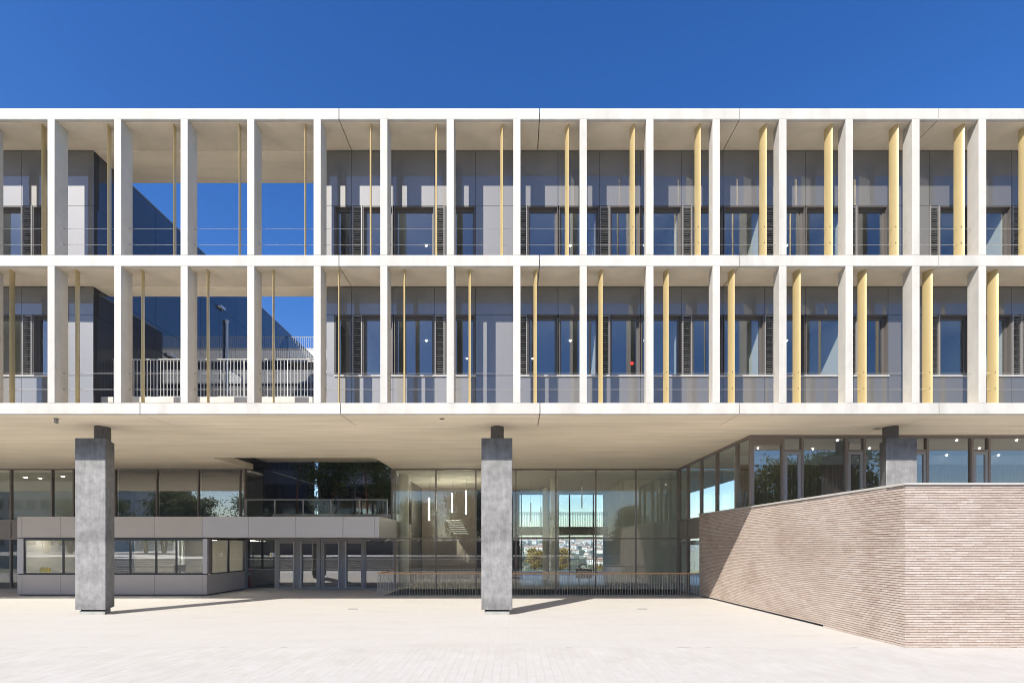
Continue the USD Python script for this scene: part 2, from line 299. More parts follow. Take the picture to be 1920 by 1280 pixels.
# ------------------------------------------------------------------ the building: concrete frame
bld = thing('academic_building', 'long three storey building with white concrete fins, gold louvres and overhanging upper floors', 'building')
def segs(name, joints, z0, z1, y0, y1, label=None, mat='concrete'):
    for a, b in zip(joints, joints[1:]):
        obj(name, bevbox(X(a, YF) + .012, X(b, YF) - .012, y0, y1, z0, z1), M[mat], bld, label)
JT = [-2000, -1244, -869, -492, 635.5, 1011.5, 1387, 1760, 2136, 2985]
JB = [-2000, -1244, -869, -492, -113, 262.5, 638.5, 1012.5, 1386.5, 1761, 2136, 2985]
YJ = 14.76
segs('roof_band', JT, ZR0, ZR1, YF, YF + .10)
segs('floor_band', JT, ZM0, ZM1, YF, YF + .10)
segs('soffit_slab', JT, ZR0 + .0015, ZR1 - .02, YF + .102, YW + .02, None, 'soffit_upper')
segs('soffit_slab', JT, ZM0 + .0015, ZM1 - .004, YF + .102, YW + .02, None, 'soffit_upper')
segs('floor_band', JB, ZS, ZB1, YF, YF + .10)
segs('soffit_slab', JB, ZS + .0015, ZB1 - .02, YF + .102, YJ, None, 'soffit')
dk = MB()
dk.box(XE0 + .1, XE1 - .1, YF + .06, YJ - .02, ZS + .05, ZB1 - .08).box(XE0 + .1, XE1 - .1, YF + .06, YW, ZM0 + .05, ZM1 - .08).box(XE0 + .1, XE1 - .1, YF + .06, YW, ZR0 + .05, ZR1 - .08)
obj('joint_filler', dk, M['joint'], bld)
# lowest slab, with the hole of the patio
PH = YG + .25
for a in (B(XE0, XE1, YJ + .012, 20.2, ZS, 6.0), B(XE0, -12.55, 20.2, PH, ZS, 6.0), B(-5.8, 7.85, 20.2, PH, ZS, 6.0), B(7.85, XE1, 20.2, PH, ZS, 6.0)):
    obj('soffit_slab', a, M['soffit'], bld)
obj('patio_ceiling', B(-12.55, -5.8, 20.2, 24.6, 6.30, 6.42), M['soffit'], bld)
obj('terrace_deck', B(XL, XR, YJ + .02, 24.6, 6.45, 6.62), M['concrete'], bld)
obj('deck_kerb', B(XL, XR, 15.1, 15.3, 6.62, 6.70), M['concrete'], bld)
# slabs over the opening
obj('opening_slab', bevbox(XL - .3, XR + .3, YW + .035, 15.83, ZR0 - .005, ZR1 - .05), M['soffit'], bld)
obj('opening_slab', bevbox(XL - .3, XR + .3, YW + .035, 15.10, ZM0 - .005, ZM1 - .05), M['soffit'], bld)
obj('roof', MB().box(XE0, XL - .3, YW + .04, 30.6, ZR0 + .02, ZR1 - .1).box(XR + .3, XE1, YW + .04, 27, ZR0 + .02, ZR1 - .1), M['concrete'], bld)

# fins (one per bay and storey) and louvres
FP = 124.75 * YF / F
fin_w = 13.7 * YF / F
def fin_poly(x0):
    x1 = x0 + fin_w; yb = YF / (1 - .0288); t = .052; c = .006
    return [(x0 + c, YF - .002), (x1 - c, YF - .002), (x1, YF + c), (x1, yb), (x0 + t, yb), (x0, YF + c)]
fins = []
for n in range(-16, 21):
    x0 = X(89, YF) + FP * n
    fins.append(x0)
    for z0, z1 in ((ZB1, ZM0), (ZM1, ZR0)):
        obj('fin', MB().prism(fin_poly(x0), z0 - .003, z1 + .003), M['concrete'], bld)
def louvre_poly(xc, yc):
    a = math.radians(19.5); L, T = .262, .052; pts = []
    k = 10
    for i in range(k + 1):
        u = i / k * 2 - 1; pts.append((u * L / 2, -T / 2 * (1 - u * u) ** .75 if abs(u) < 1 else 0))
    for i in range(k - 1, 0, -1):
        u = i / k * 2 - 1; pts.append((u * L / 2, T / 2 * (1 - u * u) ** .75))
    d, nrm = np.array([-math.sin(a), math.cos(a)]), np.array([-math.cos(a), -math.sin(a)])
    return [(xc + p * d[0] - q * nrm[0], yc + p * d[1] - q * nrm[1]) for p, q in pts]
YL = YF / (1 - .0182); YRD = YF / (1 - .0196)
for base, z0, z1 in ((82.5, ZM1, ZR0), (23, ZB1, ZM0)):
    for k in range(-13, 23):
        xc = X(base + 122.55 * k, YL)
        lv_ = obj('louvre', MB().prism(louvre_poly(xc, YL), z0, z1), M['gold'], bld, smooth=40)
        if xc > X(1150, YL):
            for py in ((429, 459) if z0 > 8 else (700, 730)):
                a = math.radians(19.5); zz = Z(py, YRD); ox, oy = xc + .07 * math.sin(a), YL - .07 * math.cos(a)
                obj('bolt', MB().tube((ox - .027 * math.cos(a), oy - .027 * math.sin(a), zz), (ox, oy, zz), .014, k=8), M['black'], lv_)

for py in (429, 459, 700, 730):
    zz = Z(py, YRD)
    for n in range(len(fins) - 1):
        a, b = fins[n] + fin_w, fins[n + 1] + .03
        m = MB().tube((a, YRD, zz), (b, YRD, zz), .005, k=6)
        m.tube((a, YRD, zz), (a + .03, YRD, zz), .018, k=8)
        obj('safety_rod', m, M['rod'], bld)

# ------------------------------------------------------------------ panelled wall, windows, grilles
cw = 77.35 * YW / F
def gxx(i): return X(659.5, YW) + cw * i
slat_count = [0]
PT = .035
def panel(x0, x1, z0, z1, parent=None, label=None):
    obj('wall_panel', B(x0 + .006, x1 - .006, YW - .001, YW + PT, z0 + .006, z1 - .006), M['panel'], parent or bld, label)
def frame_ring(x0, x1, y0, y1, z0, z1, t):
    return MB().box(x0, x1, y0, y1, z1 - t, z1).box(x0, x1, y0, y1, z0, z0 + t).box(x0, x0 + t, y0, y1, z0 + t, z1 - t).box(x1 - t, x1, y0, y1, z0 + t, z1 - t)
def window(x0, x1, z0, z1):
    m = MB().box(x0, x1, YW + .002, YW + .20, z1 - .03, z1).box(x0, x0 + .018, YW + .002, YW + .20, z0, z1 - .03).box(x1 - .018, x1, YW + .002, YW + .20, z0, z1 - .03)   # reveal
    a, b, c, d = x0 + .018, x1 - .018, z0, z1 - .03
    m.box(a, b, YW + .12, YW + .19, d - .075, d).box(a, b, YW + .12, YW + .19, c, c + .06).box(a, a + .06, YW + .12, YW + .19, c + .06, d - .075).box(b - .06, b, YW + .12, YW + .19, c + .06, d - .075)
    w = obj('window', m, M['winframe'], bld)
    obj('pane', B(a + .055, b - .055, YW + .15, YW + .165, c + .055, d - .07), M['glass'], w)
    return w
def sill(x0, x1, z):
    obj('sill', bevbox(x0 - .01, x1 + .01, YW - .045, YW + .12, z - .035, z, .006), M['sill'], bld)
def grille(x0, x1, z0, z1):
    m = MB().box(x0, x0 + .03, YW - .012, YW + .16, z0, z1).box(x1 - .03, x1, YW - .012, YW + .16, z0, z1).box(x0 + .03, x1 - .03, YW + .02, YW + .16, z1 - .04, z1)
    g = obj('vent_grille', m, M['grille_frame'], bld)
    obj('grille_back', B(x0 + .03, x1 - .03, YW + .14, YW + .16, z0, z1 - .04), M['joint'], g)
    n = int((z1 - z0 - .06) / .0525); mm = MB()
    for k in range(n):
        zc = z0 + .03 + k * .0525
        s = [(YW + .015, zc), (YW + .022, zc - .006), (YW + .105, zc + .030), (YW + .10, zc + .036)]
        if slat_count[0] < 290: obj('slat', MB().profile_x(s, x0 + .03, x1 - .03), M['grille'], g); slat_count[0] += 1
        else: mm.profile_x(s, x0 + .03, x1 - .03)
    if mm.n: obj('slat_bank', mm, M['grille'], g, kind='stuff')
xc0, xc1 = X(612, YW), X(175, YW)
def storey(zb, zsill, ztr, zt):
    back = MB()
    for i in list(range(8, -3, -1)) + list(range(9, 23)) + list(range(-26, -6)):
        a, b = gxx(i), gxx(i + 1)
        if i in (-6, -5, -4, -3, -2): continue
        if i == -1: a = xc0
        if i == -7: b = xc1
        solid = (i - 3) % 10 == 0 or i == -7
        panel(a, b, ztr, zt)
        if zsill - zb > .4: panel(a, b, zb, zsill)
        else: back.box(a, b, YW, YW + .12, zb, zsill - .036)
        if solid:
            panel(a, b, zsill, ztr)
            back.box(a, b, YW + .05, YW + .14, zsill, ztr)
        elif i == -1:
            panel(a, a + .24, zsill, ztr); back.box(a, a + .24, YW + .05, YW + .14, zsill, ztr)
            window(a + .25, b - .01, zsill, ztr); sill(a + .25, b, zsill)
        elif i % 2 == 0:
            grille(a + .015, a + .31, zsill, ztr); window(a + .33, b - .01, zsill, ztr); sill(a + .02, b, zsill)
        else:
            window(a + .03, b - .01, zsill, ztr); sill(a + .02, b, zsill)
    for a, b in ((xc0, gxx(23)), (gxx(-26), xc1)):
        back.box(a, b, YW + .05, YW + .20, ztr + .001, zt)
        back.box(a, b, YW + .05, YW + .20, zb - .1, zsill - .04)
    obj('wall_backing', back, M['joint'], bld)
    for a, b in ((xc0 + .05, gxx(23)), (gxx(-26), xc1 - .05)):
        rm = MB().box(a, b, YW + .21, YW + 5.5, zb - .06, zb - .01)
        obj('room_floor', rm, M['room_floor'], bld)
        obj('room_ceiling', B(a, b, YW + .21, YW + 5.5, ztr + .12, ztr + .17), M['room'], bld)
        for i in range(-26, 23):
            if a < gxx(i) < b - 1.2 and (i - 3) % 10 and i % 3:
                for D in ((16.6,) if i % 2 else (18.2,)):
                    obj('ceiling_spot', MB().tube((gxx(i) + .62, D, ztr + .085), (gxx(i) + .62, D, ztr + .119), .026, .036, k=8), M['spot'], bld)
        obj('room_back_wall', B(a, b, YW + 5.5, YW + 5.6, zb, ztr + .17), M['room'], bld)
        pt = MB(); k = 0
        for i in range(-26, 24, 2):
            p = gxx(i) - .02
            if a < p < b - .3: pt.box(p - .06, p + .06, YW + .21, YW + 5.5, zb, ztr + .12)
        if pt.n: obj('partition', pt, M['room'], bld)
storey(ZB1, 7.17, 8.99, ZM0 - .01)
storey(ZM1, 10.42, 12.25, ZR0 - .01)
# flank of the right block towards the patio
obj('patio_flank', B(XR, XR + .1, YW + .2, 27, 6.0, ZR0), M['darkpanel'], bld)

# ------------------------------------------------------------------ columns
def column(px):
    xc = X(px, YC); w = .465
    t = .40
    yb = YC / (1 - .0525)
    c = .015
    poly = [(xc - w + c, YC), (xc + w - c, YC), (xc + w, YC + c), (xc + w - t, yb), (xc - w + t, yb), (xc - w, YC + c)]
    z0, z1 = Z(1142.5, YC), Z(821, YC)
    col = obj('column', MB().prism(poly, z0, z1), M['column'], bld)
    ym = YC + .44
    s = MB(); k = 24
    s.prism([(xc + .205 * math.cos(a), ym + .205 * math.sin(a)) for a in np.arange(k) * 2 * math.pi / k], z1, ZS + .01)
    obj('stub', s, M['stub'], col, smooth=40)
    wp = w - .085
    obj('plinth', MB().prism([(xc - wp, YC + .07), (xc + wp, YC + .07), (xc + wp - t + .05, yb - .1), (xc - wp + t - .05, yb - .1)], 0.001, z0 - .045), M['plinth'], col)
    obj('shadow_gap', MB().prism([(xc - wp + .02, YC + .09), (xc + wp - .02, YC + .09), (xc + wp - t + .05, yb - .12), (xc - wp + t - .05, yb - .12)], z0 - .045, z0), M['joint'], col)
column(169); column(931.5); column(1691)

# ------------------------------------------------------------------ ground floor glazing
def mull(x, y, z0, z1, w=.055, d=.12, m='frame'):
    obj('mullion', B(x - w / 2, x + w / 2, y - .03, y + d, z0, z1), M[m], bld)
def gpane(x0, x1, y, z0, z1, mat='glass_big', name='glass_pane'):
    obj(name, B(x0, x1, y + .03, y + .045, z0, z1), M[mat], bld)
def trans(x0, x1, y, z0, z1, m='frame', name='transom'):
    obj(name, B(x0, x1, y - .028, y + .11, z0, z1), M[m], bld)
ZTR = Z(1009, YG)
gl = [741, 817.3, 892.2, 967.4, 1042.4, 1117.4, 1192.6, 1271.6]
gX = [X(a, YG) for a in gl]
for xx in gX: mull(xx, YG, -3.1, ZS)
for a, b in zip(gX, gX[1:]):
    gpane(a + .028, b - .028, YG, ZTR + .03, ZS - .07); gpane(a + .028, b - .028, YG, -3.1, ZTR - .03)
    trans(a + .028, b - .028, YG, ZTR - .03, ZTR + .03); trans(a + .028, b - .028, YG, ZS - .07, ZS)
# narrow return pane beside the patio
obj('mullion', B(-5.83, -5.76, YG - .03, YG + .1, 3.3, ZS), M['frame'], bld)
gpane(-5.75, gX[0] - .028, YG, 3.3, ZS)
# side glazing of the hall towards the patio
for k in range(3):
    y0 = YG + .2 + k * 1.25
    obj('glass_pane', B(-5.76, -5.745, y0 + .03, y0 + 1.22, 3.3, 5.7), M['glass_big'], bld); obj('mullion', B(-5.79, -5.71, y0 + 1.22, y0 + 1.28, 3.3, 5.7), M['frame'], bld)
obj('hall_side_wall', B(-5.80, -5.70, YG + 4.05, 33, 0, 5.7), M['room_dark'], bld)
obj('hall_side_wall', B(-5.82, -5.72, YG + .13, YG + 4.05, -3, 3.25), M['brown_wall'], bld)
# upper left glazing with blinds behind
ul = [-290, -212, -135, -57, 20, 97.5, 138, 216, 294, 372, 450, 459]
uX = [X(a, YG) for a in ul]
zu0 = 3.30
for xx in uX: mull(xx, YG, 0.0 if xx < -20.7 else zu0, ZS)
for a, b in zip(uX, uX[1:]):
    gpane(a + .028, b - .028, YG, zu0, ZS - .06, 'glass_mirror' if a > uX[6] else 'glass_big'); trans(a + .028, b - .028, YG, ZS - .06, ZS)
for a, b in zip(uX[7:10], uX[8:11]):
    obj('roller_blind', B(a + .04, b - .04, YG + .16, YG + .17, zu0, ZS - .08), M['blind_dark'], bld)
for a, b in zip(uX[:6], uX[1:7]):
    if b > -20.3: continue
    trans(a + .028, b - .028, YG, 3.22, 3.30); obj('spandrel', B(a + .028, b - .028, YG, YG + .05, 2.45, 3.22), M['frame'], bld); trans(a + .028, b - .028, YG, 2.36, 2.45); gpane(a + .028, b - .028, YG, 0.05, 2.36)
    trans(a + .028, b - .028, YG, 0.004, .05)
# rooms behind
obj('hall_wall', B(XE0, XL - .1, YG + 3.6, YG + 3.7, 3.25, ZS), M['room'], bld)
obj('hall_ceiling', B(XE0, XL - .1, PH, YG + 3.6, 5.60, 5.70), M['atrium_ceiling'], bld)
obj('upper_floor', B(XE0, XL - .1, YG + .13, YG + 3.6, 3.1, 3.24), M['room_floor'], bld)
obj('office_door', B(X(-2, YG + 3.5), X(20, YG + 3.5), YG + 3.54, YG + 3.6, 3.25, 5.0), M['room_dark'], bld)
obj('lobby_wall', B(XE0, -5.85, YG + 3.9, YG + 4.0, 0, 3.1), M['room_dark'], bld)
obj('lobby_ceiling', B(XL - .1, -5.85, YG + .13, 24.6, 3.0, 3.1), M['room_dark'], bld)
obj('lobby_floor', B(XE0, -5.85, YG + .13, YG + 3.9, 0.002, .006), M['room_floor'], bld)
for px, D in ((48, 25.0), (75, 25.3), (-60, 25.0), (118, 24.6)):
    obj('ceiling_spot', MB().tube((X(px, D), D, 5.56), (X(px, D), D, 5.599), .07, .08, k=10), M['spot'], bld)
# atrium
YA = 33.0
obj('hall_ceiling', B(-5.7, 12, PH, YA + 1, 5.62, 5.72), M['atrium_ceiling'], bld)
obj('hall_floor', B(-5.7, 12, YG + 2.2, YA + .5, -.15, .004), M['hall_floor'], bld)
obj('hall_wall', B(-5.68, X(893, 30), 30.0, 30.15, 0, 5.62), M['brown_wall'], bld)
obj('hall_wall', B(X(1187, 31.5), 9, 24.5, 24.6, -3, 5.62) if False else B(6.1, 6.2, 26.2, YA, -3, 5.62), M['interior_concrete'], bld)
obj('hall_wall', B(5.95, 9.5, 26.1, 26.2, -3, 5.62), M['interior_concrete'], bld)
aw = MB(); 
aX = [X(p, YA) for p in (870, 900, 932, 977.5, 1022, 1068, 1113, 1158, 1200, 1245)]
for a in aX: obj('atrium_mullion', B(a - .04, a + .04, YA, YA + .12, 0, 5.6), M['black'], bld)
for a, b in zip(aX, aX[1:]): obj('glass_pane', B(a + .04, b - .04, YA + .05, YA + .065, 0, 5.6), M['glass_clear'], bld)
obj('atrium_transom', B(aX[0], aX[-1], YA - .002, YA + .12, Z(1008, YA) , Z(1006, YA)), M['black'], bld)
obj('bridge', B(-5.6, 6.1, 31.2, 32.9, Z(1002, 31.2), Z(987, 31.2)), M['brown_wall'], bld)
br = MB(); zt = Z(960, 31.2); zb = Z(987, 31.2)
br.box(-5.6, 6.1, 31.2, 31.24, zt - .04, zt).box(-5.6, 6.1, 31.2, 31.23, zt - .16, zt - .13)
for k in range(106): br.box(-5.58 + k * .11, -5.56 + k * .11, 31.205, 31.225, zb, zt - .04)
obj('bridge_railing', br, M['black'], bld, kind='stuff')
def rcol(px, D, r, z0=-3.2, z1=5.63, m='interior_concrete'):
    xc = X(px, D); obj('round_column', MB().prism([(xc + r * math.cos(a), D + r * math.sin(a)) for a in np.arange(28) * 2 * math.pi / 28], z0, z1), M[m], bld, smooth=40)
rcol(757, 24.4, .25); rcol(1040, 25.6, .24); rcol(1024, 30.2, .23, 0)
# ceiling pendants
for px, py0, py1, D in ((995, 942, 978, 27.5), (1014, 950, 989, 29), (1091, 913, 952, 25.8), (1159, 928, 970, 26.4), (805, 934, 974, 27.5), (848, 925, 960, 27), (874, 920, 963, 26)):
    t = thing('pendant_lamp', f'slim tube pendant lamp in the glazed hall, {"hanging before the bright far windows" if px > 960 else "hanging before the dark hall wall"}', 'lamp', 'tube pendants in the glazed hall' if px > 960 else 'tube pendants before the dark wall')
    xx = X(px, D)
    obj('lamp_tube', MB().tube((xx, D, Z(py1, D)), (xx, D, Z(py0, D)), .034, k=10), M['tube'] if px < 960 else M['sill'], t, smooth=40)
    obj('cable', MB().tube((xx, D, Z(py0, D)), (xx, D, 5.62), .006, k=5), M['black'], t)
# stair in the hall
for k in range(7):
    obj('stair_tread', B(X(838 + 2.2 * k, 28), X(850 + 2.2 * k, 28) + .5, 27.6 + .0, 28.2, Z(975 + 4 * k, 28) - .05, Z(975 + 4 * k, 28)), M['white'], bld)

# glazed room behind the brick wall
XG, Y2 = 7.85, 16.02
ZT = 2.30
dv = [Y2, 17.05, 18.74, 20.30, 21.85, 22.98]
for k, (a, b) in enumerate(zip(dv, dv[1:])):
    obj('mullion', B(XG - .03, XG + .12, b - .03, b + .03, -3.1 if k > 2 else 2.2, ZS), M['frame'], bld)
    obj('transom', B(XG - .028, XG + .11, a + .03, b - .03, ZS - .08, ZS), M['frame'], bld)
    z0 = 3.28 if k >= 2 else 2.35
    obj('glass_pane', B(XG + .03, XG + .045, a + .03, b - .03, z0, ZS - .08), M['glass_big'], bld)
    if k >= 2:
        obj('spandrel', B(XG + .02, XG + .06, a + .03, b - .03, 2.44, 3.22), M['frame'], bld); obj('transom', B(XG - .028, XG + .11, a + .03, b - .03, 3.22, 3.28), M['frame'], bld)
        obj('transom', B(XG - .028, XG + .11, a + .03, b - .03, 2.38, 2.44), M['frame'], bld); obj('glass_pane', B(XG + .03, XG + .045, a + .03, b - .03, -3.1, 2.38), M['glass_big'], bld)
obj('corner_post', B(XG - .035, XG + .10, Y2 - .04, Y2 + .06, ZT, ZS), M['frame'], bld)
# front of that room
zt1 = ZS - .11
obj('head_rail', B(XG + .1, XE1, Y2 - .03, Y2 + .1, ZS - .10, ZS - .002), M['frame'], bld)
def x2(p): return X(p, Y2)
obj('header_panel', B(x2(1413), x2(1466), Y2 - .02, Y2 + .08, Z(833, Y2), ZS - .10), M['frame'], bld, 'brown header panel at the corner')
gpane(x2(1413), x2(1463), Y2, ZT, Z(833, Y2), 'glass_mirror')
doors = [(1468, 1504), (1587, 1620.5), (1707, 1738.5), (1822, 1854), (1939, 1972), (2056, 2090)]
lastx = None
for k, (a, b) in enumerate(doors):
    for p in (a, b): obj('mullion', B(x2(p) - .035, x2(p) + .035, Y2 - .035, Y2 + .12, ZT, ZS - .1), M['frame'], bld)
    zd = Z(846, Y2)
    obj('transom', B(x2(a) + .035, x2(b) - .035, Y2 - .03, Y2 + .1, zd, zd + .06), M['frame'], bld)
    gpane(x2(a) + .035, x2(b) - .035, Y2, zd + .06, ZS - .1, 'glass_mirror')
    d = obj('terrace_door', frame_ring(x2(a) + .04, x2(b) - .04, Y2 - .02, Y2 + .05, ZT + .01, zd - .005, .095), M['frame_light'], bld)
    obj('pane', B(x2(a) + .13, x2(b) - .13, Y2 + .01, Y2 + .025, ZT + .1, zd - .095), M['glass_mirror'], d)
    hx = x2(b) - .085
    obj('handle', MB().tube((hx, Y2 - .06, ZT + .75), (hx, Y2 - .06, ZT + 1.35), .014, k=8).tube((hx, Y2 - .06, ZT + .8), (hx, Y2 - .02, ZT + .8), .01, k=6).tube((hx, Y2 - .06, ZT + 1.3), (hx, Y2 - .02, ZT + 1.3), .01, k=6), M['chrome'], d)
    nxt = doors[k + 1][0] if k + 1 < len(doors) else 2200
    gpane(x2(b) + .035, x2(nxt) - .035, Y2, ZT, ZS - .1, 'glass_mirror')
obj('terrace_floor', B(8.2, XE1, 10.25, Y2 + .1, ZT - .2, ZT), M['step'], bld)
obj('room_floor', B(XG + .06, XE1, Y2 + .1, 23, ZT - .2, ZT + .001), M['room_floor'], bld)
obj('room_ceiling', B(XG + .06, XE1, Y2 + .12, 20.1, 5.66, 5.72), M['room'], bld)
sw = MB()
for k in range(330): sw.box(8.9 + k * .056, 8.9 + k * .056 + .030, 19.22, 19.30, ZT, 5.28)
obj('slat_wall', sw, M['slatwood'], bld, kind='stuff'); obj('slat_wall_back', B(8.85, XE1, 19.31, 19.4, ZT, 5.66), M['room'], bld)
for px, py in ((1421, 839), (1524, 840), (1570, 824), (1630, 839), (1794, 824), (1775, 852), (1836, 839), (1872, 852), (1906, 824)):
    D = (5.655 - H) * F / (VY - py)
    if D > 19.2: D = 18.8
    obj('ceiling_spot', MB().tube((X(px, D), D, 5.60), (X(px, D), D, 5.659), .026, .034, k=10), M['spot'], bld)

# ------------------------------------------------------------------ entrance doors
ZD = 2.30
def door_unit(pa, pb):
    a, b = X(pa, YG), X(pb, YG); mid = (a + b) / 2
    obj('door_frame', MB().box(a, b, YG - .03, YG + .1, ZD, ZD + .10).box(a, a + .07, YG - .03, YG + .1, .004, ZD).box(b - .07, b, YG - .03, YG + .1, .004, ZD), M['frame_light'], bld)
    for s, (u, v) in enumerate(((a + .075, mid - .005), (mid + .005, b - .075))):
        ring = MB().box(u, v, YG - .02, YG + .05, ZD - .13, ZD - .005).box(u, v, YG - .02, YG + .05, .012, .12)
        wl, wr = (.10, .20) if s == 0 else (.20, .10)
        ring.box(u, u + wl, YG - .02, YG + .05, .12, ZD - .13).box(v - wr, v, YG - .02, YG + .05, .12, ZD - .13)
        d = obj('entrance_door', ring, M['frame_light'], bld)
        obj('pane', B(u + wl - .01, v - wr + .01, YG + .01, YG + .022, .11, ZD - .12), M['glass_mirror'], d)
        hx = v - .26 if s == 0 else u + .26
        hx = (v - wr + .03) if s == 0 else (u + wl - .03)
        obj('handle', MB().tube((hx, YG - .09, .08), (hx, YG - .09, ZD - .05), .022, k=8).tube((hx, YG - .09, .5), (hx, YG - .02, .5), .012, k=6).tube((hx, YG - .09, 1.8), (hx, YG - .02, 1.8), .012, k=6), M['sill'], d, smooth=40)
door_unit(517.5, 600.5); door_unit(601.5, 684)
for pa, pb in ((462, 517), (684.5, 740)):
    a, b = X(pa, YG), X(pb, YG)
    obj('side_light', frame_ring(a, b, YG - .02, YG + .06, .004, 2.38, .05), M['frame_light'], bld); gpane(a + .05, b - .05, YG - .01, .05, 2.33, 'glass_mirror')
obj('door_header', B(X(517.5, YG), X(684, YG), YG - .02, YG + .1, ZD + .10, 2.40), M['frame_light'], bld)
for zz in (1.41, .955):
    dm = MB()
    for k in range(205):
        xx = X(464, YG) + k * .062
        if xx > X(962, YG): break
        dm.tube((xx, YG + .008, zz), (xx, YG + .0165, zz), .014, k=6)
    obj('dot_strip', dm, M['white'], bld, kind='stuff')

# ------------------------------------------------------------------ entrance kiosk with canopy
kio = thing('entrance_kiosk', 'low grey brown panelled reception kiosk with a long canopy band over the doors', 'kiosk')
def kx(p): return X(p, YK)
zc0, zc1 = 2.39, 3.27
kj = [32, 41, 114, 202, 290, 379, 466, 554, 643, 702, 711]
for i, (a, b) in enumerate(zip(kj, kj[1:])):
    obj('canopy_panel', cbox(kx(a) + .005, kx(b) - .005, YK, YK + .04, zc0 + .02, zc1, .004), M['kiosk' if i < 5 else 'kiosk2'], kio)
obj('canopy_core', B(kx(32) + .03, kx(711) - .03, YK + .035, YG - .04, zc0 + .035, zc1 - .02), M['joint'], kio)
obj('canopy_underside', B(kx(32) + .01, kx(711) - .01, YK + .045, YG - .04, zc0 + .005, zc0 + .03), M['frame'], kio)
obj('canopy_top', B(kx(32), kx(711), YK + .045, YG - .04, zc1 - .018, zc1 + .004), M['kiosk'], kio)
for k in range(2):
    y0 = YK + .045 + k * 1.5
    obj('canopy_panel', B(kx(711) - .035, kx(711) - .002, y0 + .004, min(y0 + 1.496, YG - .04), zc0 + .02, zc1 - .02), M['kiosk'], kio)
zk0, zk1 = .862, 2.37
lj = [32, 41, 114, 202, 290, 379, 388]
for a, b in zip(lj, lj[1:]):
    obj('base_panel', cbox(kx(a) + .005, kx(b) - .005, YK, YK + .04, .05, zk0, .004), M['kiosk'], kio)
obj('base_panel', B(kx(388) - .045, kx(388) - .005, YK + .045, YG - .04, .05, zk0), M['kiosk'], kio)
obj('base_panel', B(kx(32) + .005, kx(32) + .045, YK + .045, YG - .04, .05, 2.37), M['kiosk'], kio)
obj('base_core', MB().box(kx(32) + .05, kx(388) - .05, YK + .045, YK + .12, .0, zk0 - .01).box(kx(388) - .12, kx(388) - .05, YK + .12, YG - .04, 0, zk0 - .01), M['joint'], kio)
for a, b in ((32, 42.5), (380, 388)):
    obj('corner_panel', B(kx(a) + .003, kx(b), YK + .002, YK + .10, zk0 + .05, zk1 - .02), M['kiosk2'], kio)
obj('window_head', B(kx(42.5), kx(380), YK + .03, YK + .12, zk1 - .05, zk1 + .03), M['black'], kio)
obj('window_sill', B(kx(32) + .02, kx(388) - .02, YK + .03, YK + .12, zk0, zk0 + .045), M['black'], kio)
wj = [43, 116, 148, 202, 242, 290.5, 328.5, 380]
for a, b in zip(wj, wj[1:]):
    w = obj('kiosk_window', frame_ring(kx(a), kx(b), YK + .05, YK + .11, zk0 + .045, zk1 - .05, .032), M['black'], kio)
    obj('pane', B(kx(a) + .03, kx(b) - .03, YK + .075, YK + .087, zk0 + .075, zk1 - .08), M['glass_mirror'], w)
xs_ = kx(388)
obj('corner_panel', B(xs_ - .09, xs_ - .004, YK + .003 + .1, YK + .32, zk0 + .02, zk1), M['frame'], kio)
for a, b in ((YK + .33, YK + 1.55), (YK + 1.56, YG - .2)):
    fr = MB().box(xs_ - .07, xs_ - .01, a, b, zk1 - .06, zk1).box(xs_ - .07, xs_ - .01, a, b, zk0, zk0 + .05).box(xs_ - .07, xs_ - .01, a, a + .05, zk0 + .05, zk1 - .06).box(xs_ - .07, xs_ - .01, b - .05, b, zk0 + .05, zk1 - .06)
    w = obj('kiosk_window', fr, M['black'], kio); obj('pane', B(xs_ - .045, xs_ - .033, a + .05, b - .05, zk0 + .05, zk1 - .06), M['glass_big'], w)
obj('end_post', B(xs_ - .08, xs_ + .03, YG - .2, YG - .04, 0.0, zk1), M['frame_light'], kio)
obj('inner_wall', B(kx(32) + .1, xs_ - .15, YG - .12, YG - .06, 0, zk1), M['blind'], kio)
obj('inner_ceiling', B(kx(32) + .1, xs_ - .1, YK + .13, YG - .13, zk1 - .02, zk1), M['room'], kio)
obj('strip_light', B(kx(44), kx(379), YK + .9, YK + 1.0, zk1 - .06, zk1 - .022), M['tube'], kio)
obj('inner_screen', B(kx(203), kx(241), YK + .3, YK + .33, zk0 + .1, zk1 - .1), M['panel'], kio)
for a in (252, 262, 318): obj('inner_post', B(kx(a), kx(a) + .08, YG - .5, YG - .4, .02, zk1 - .03), M['room'], kio)
obj('monitor', MB().box(kx(300), kx(300) + .5, YK + .8, YK + .83, .95, 1.25).box(kx(300) + .22, kx(300) + .28, YK + .8, YK + .84, .76, .95), M['black'], kio)
for k, a in enumerate((79, 87)):
    t = thing('floor_sign', ('yellow folding caution sign behind the kiosk window, left one', 'yellow folding caution sign behind the kiosk window, right one')[k], 'sign')
    xx = X(a, YK + .3); obj('board', MB().add([(xx - .1, YK + .26, zk0 + .05), (xx + .1, YK + .26, zk0 + .05), (xx + .06, YK + .33, zk0 + .3), (xx - .06, YK + .33, zk0 + .3), (xx - .1, YK + .275, zk0 + .05), (xx + .1, YK + .275, zk0 + .05), (xx + .06, YK + .345, zk0 + .3), (xx - .06, YK + .345, zk0 + .3)], [(0, 1, 2), (0, 2, 3), (4, 6, 5), (4, 7, 6), (0, 4, 5), (0, 5, 1), (1, 5, 6), (1, 6, 2), (2, 6, 7), (2, 7, 3), (3, 7, 4), (3, 4, 0)]), M['yellow'], t)
    obj('rear_board', B(xx - .08, xx + .08, YK + .40, YK + .412, zk0 + .05, zk0 + .28), M['yellow'], t)
obj('desk', B(kx(250), kx(372), YK + .5, YK + 1.2, .70, .76), M['white'], kio)
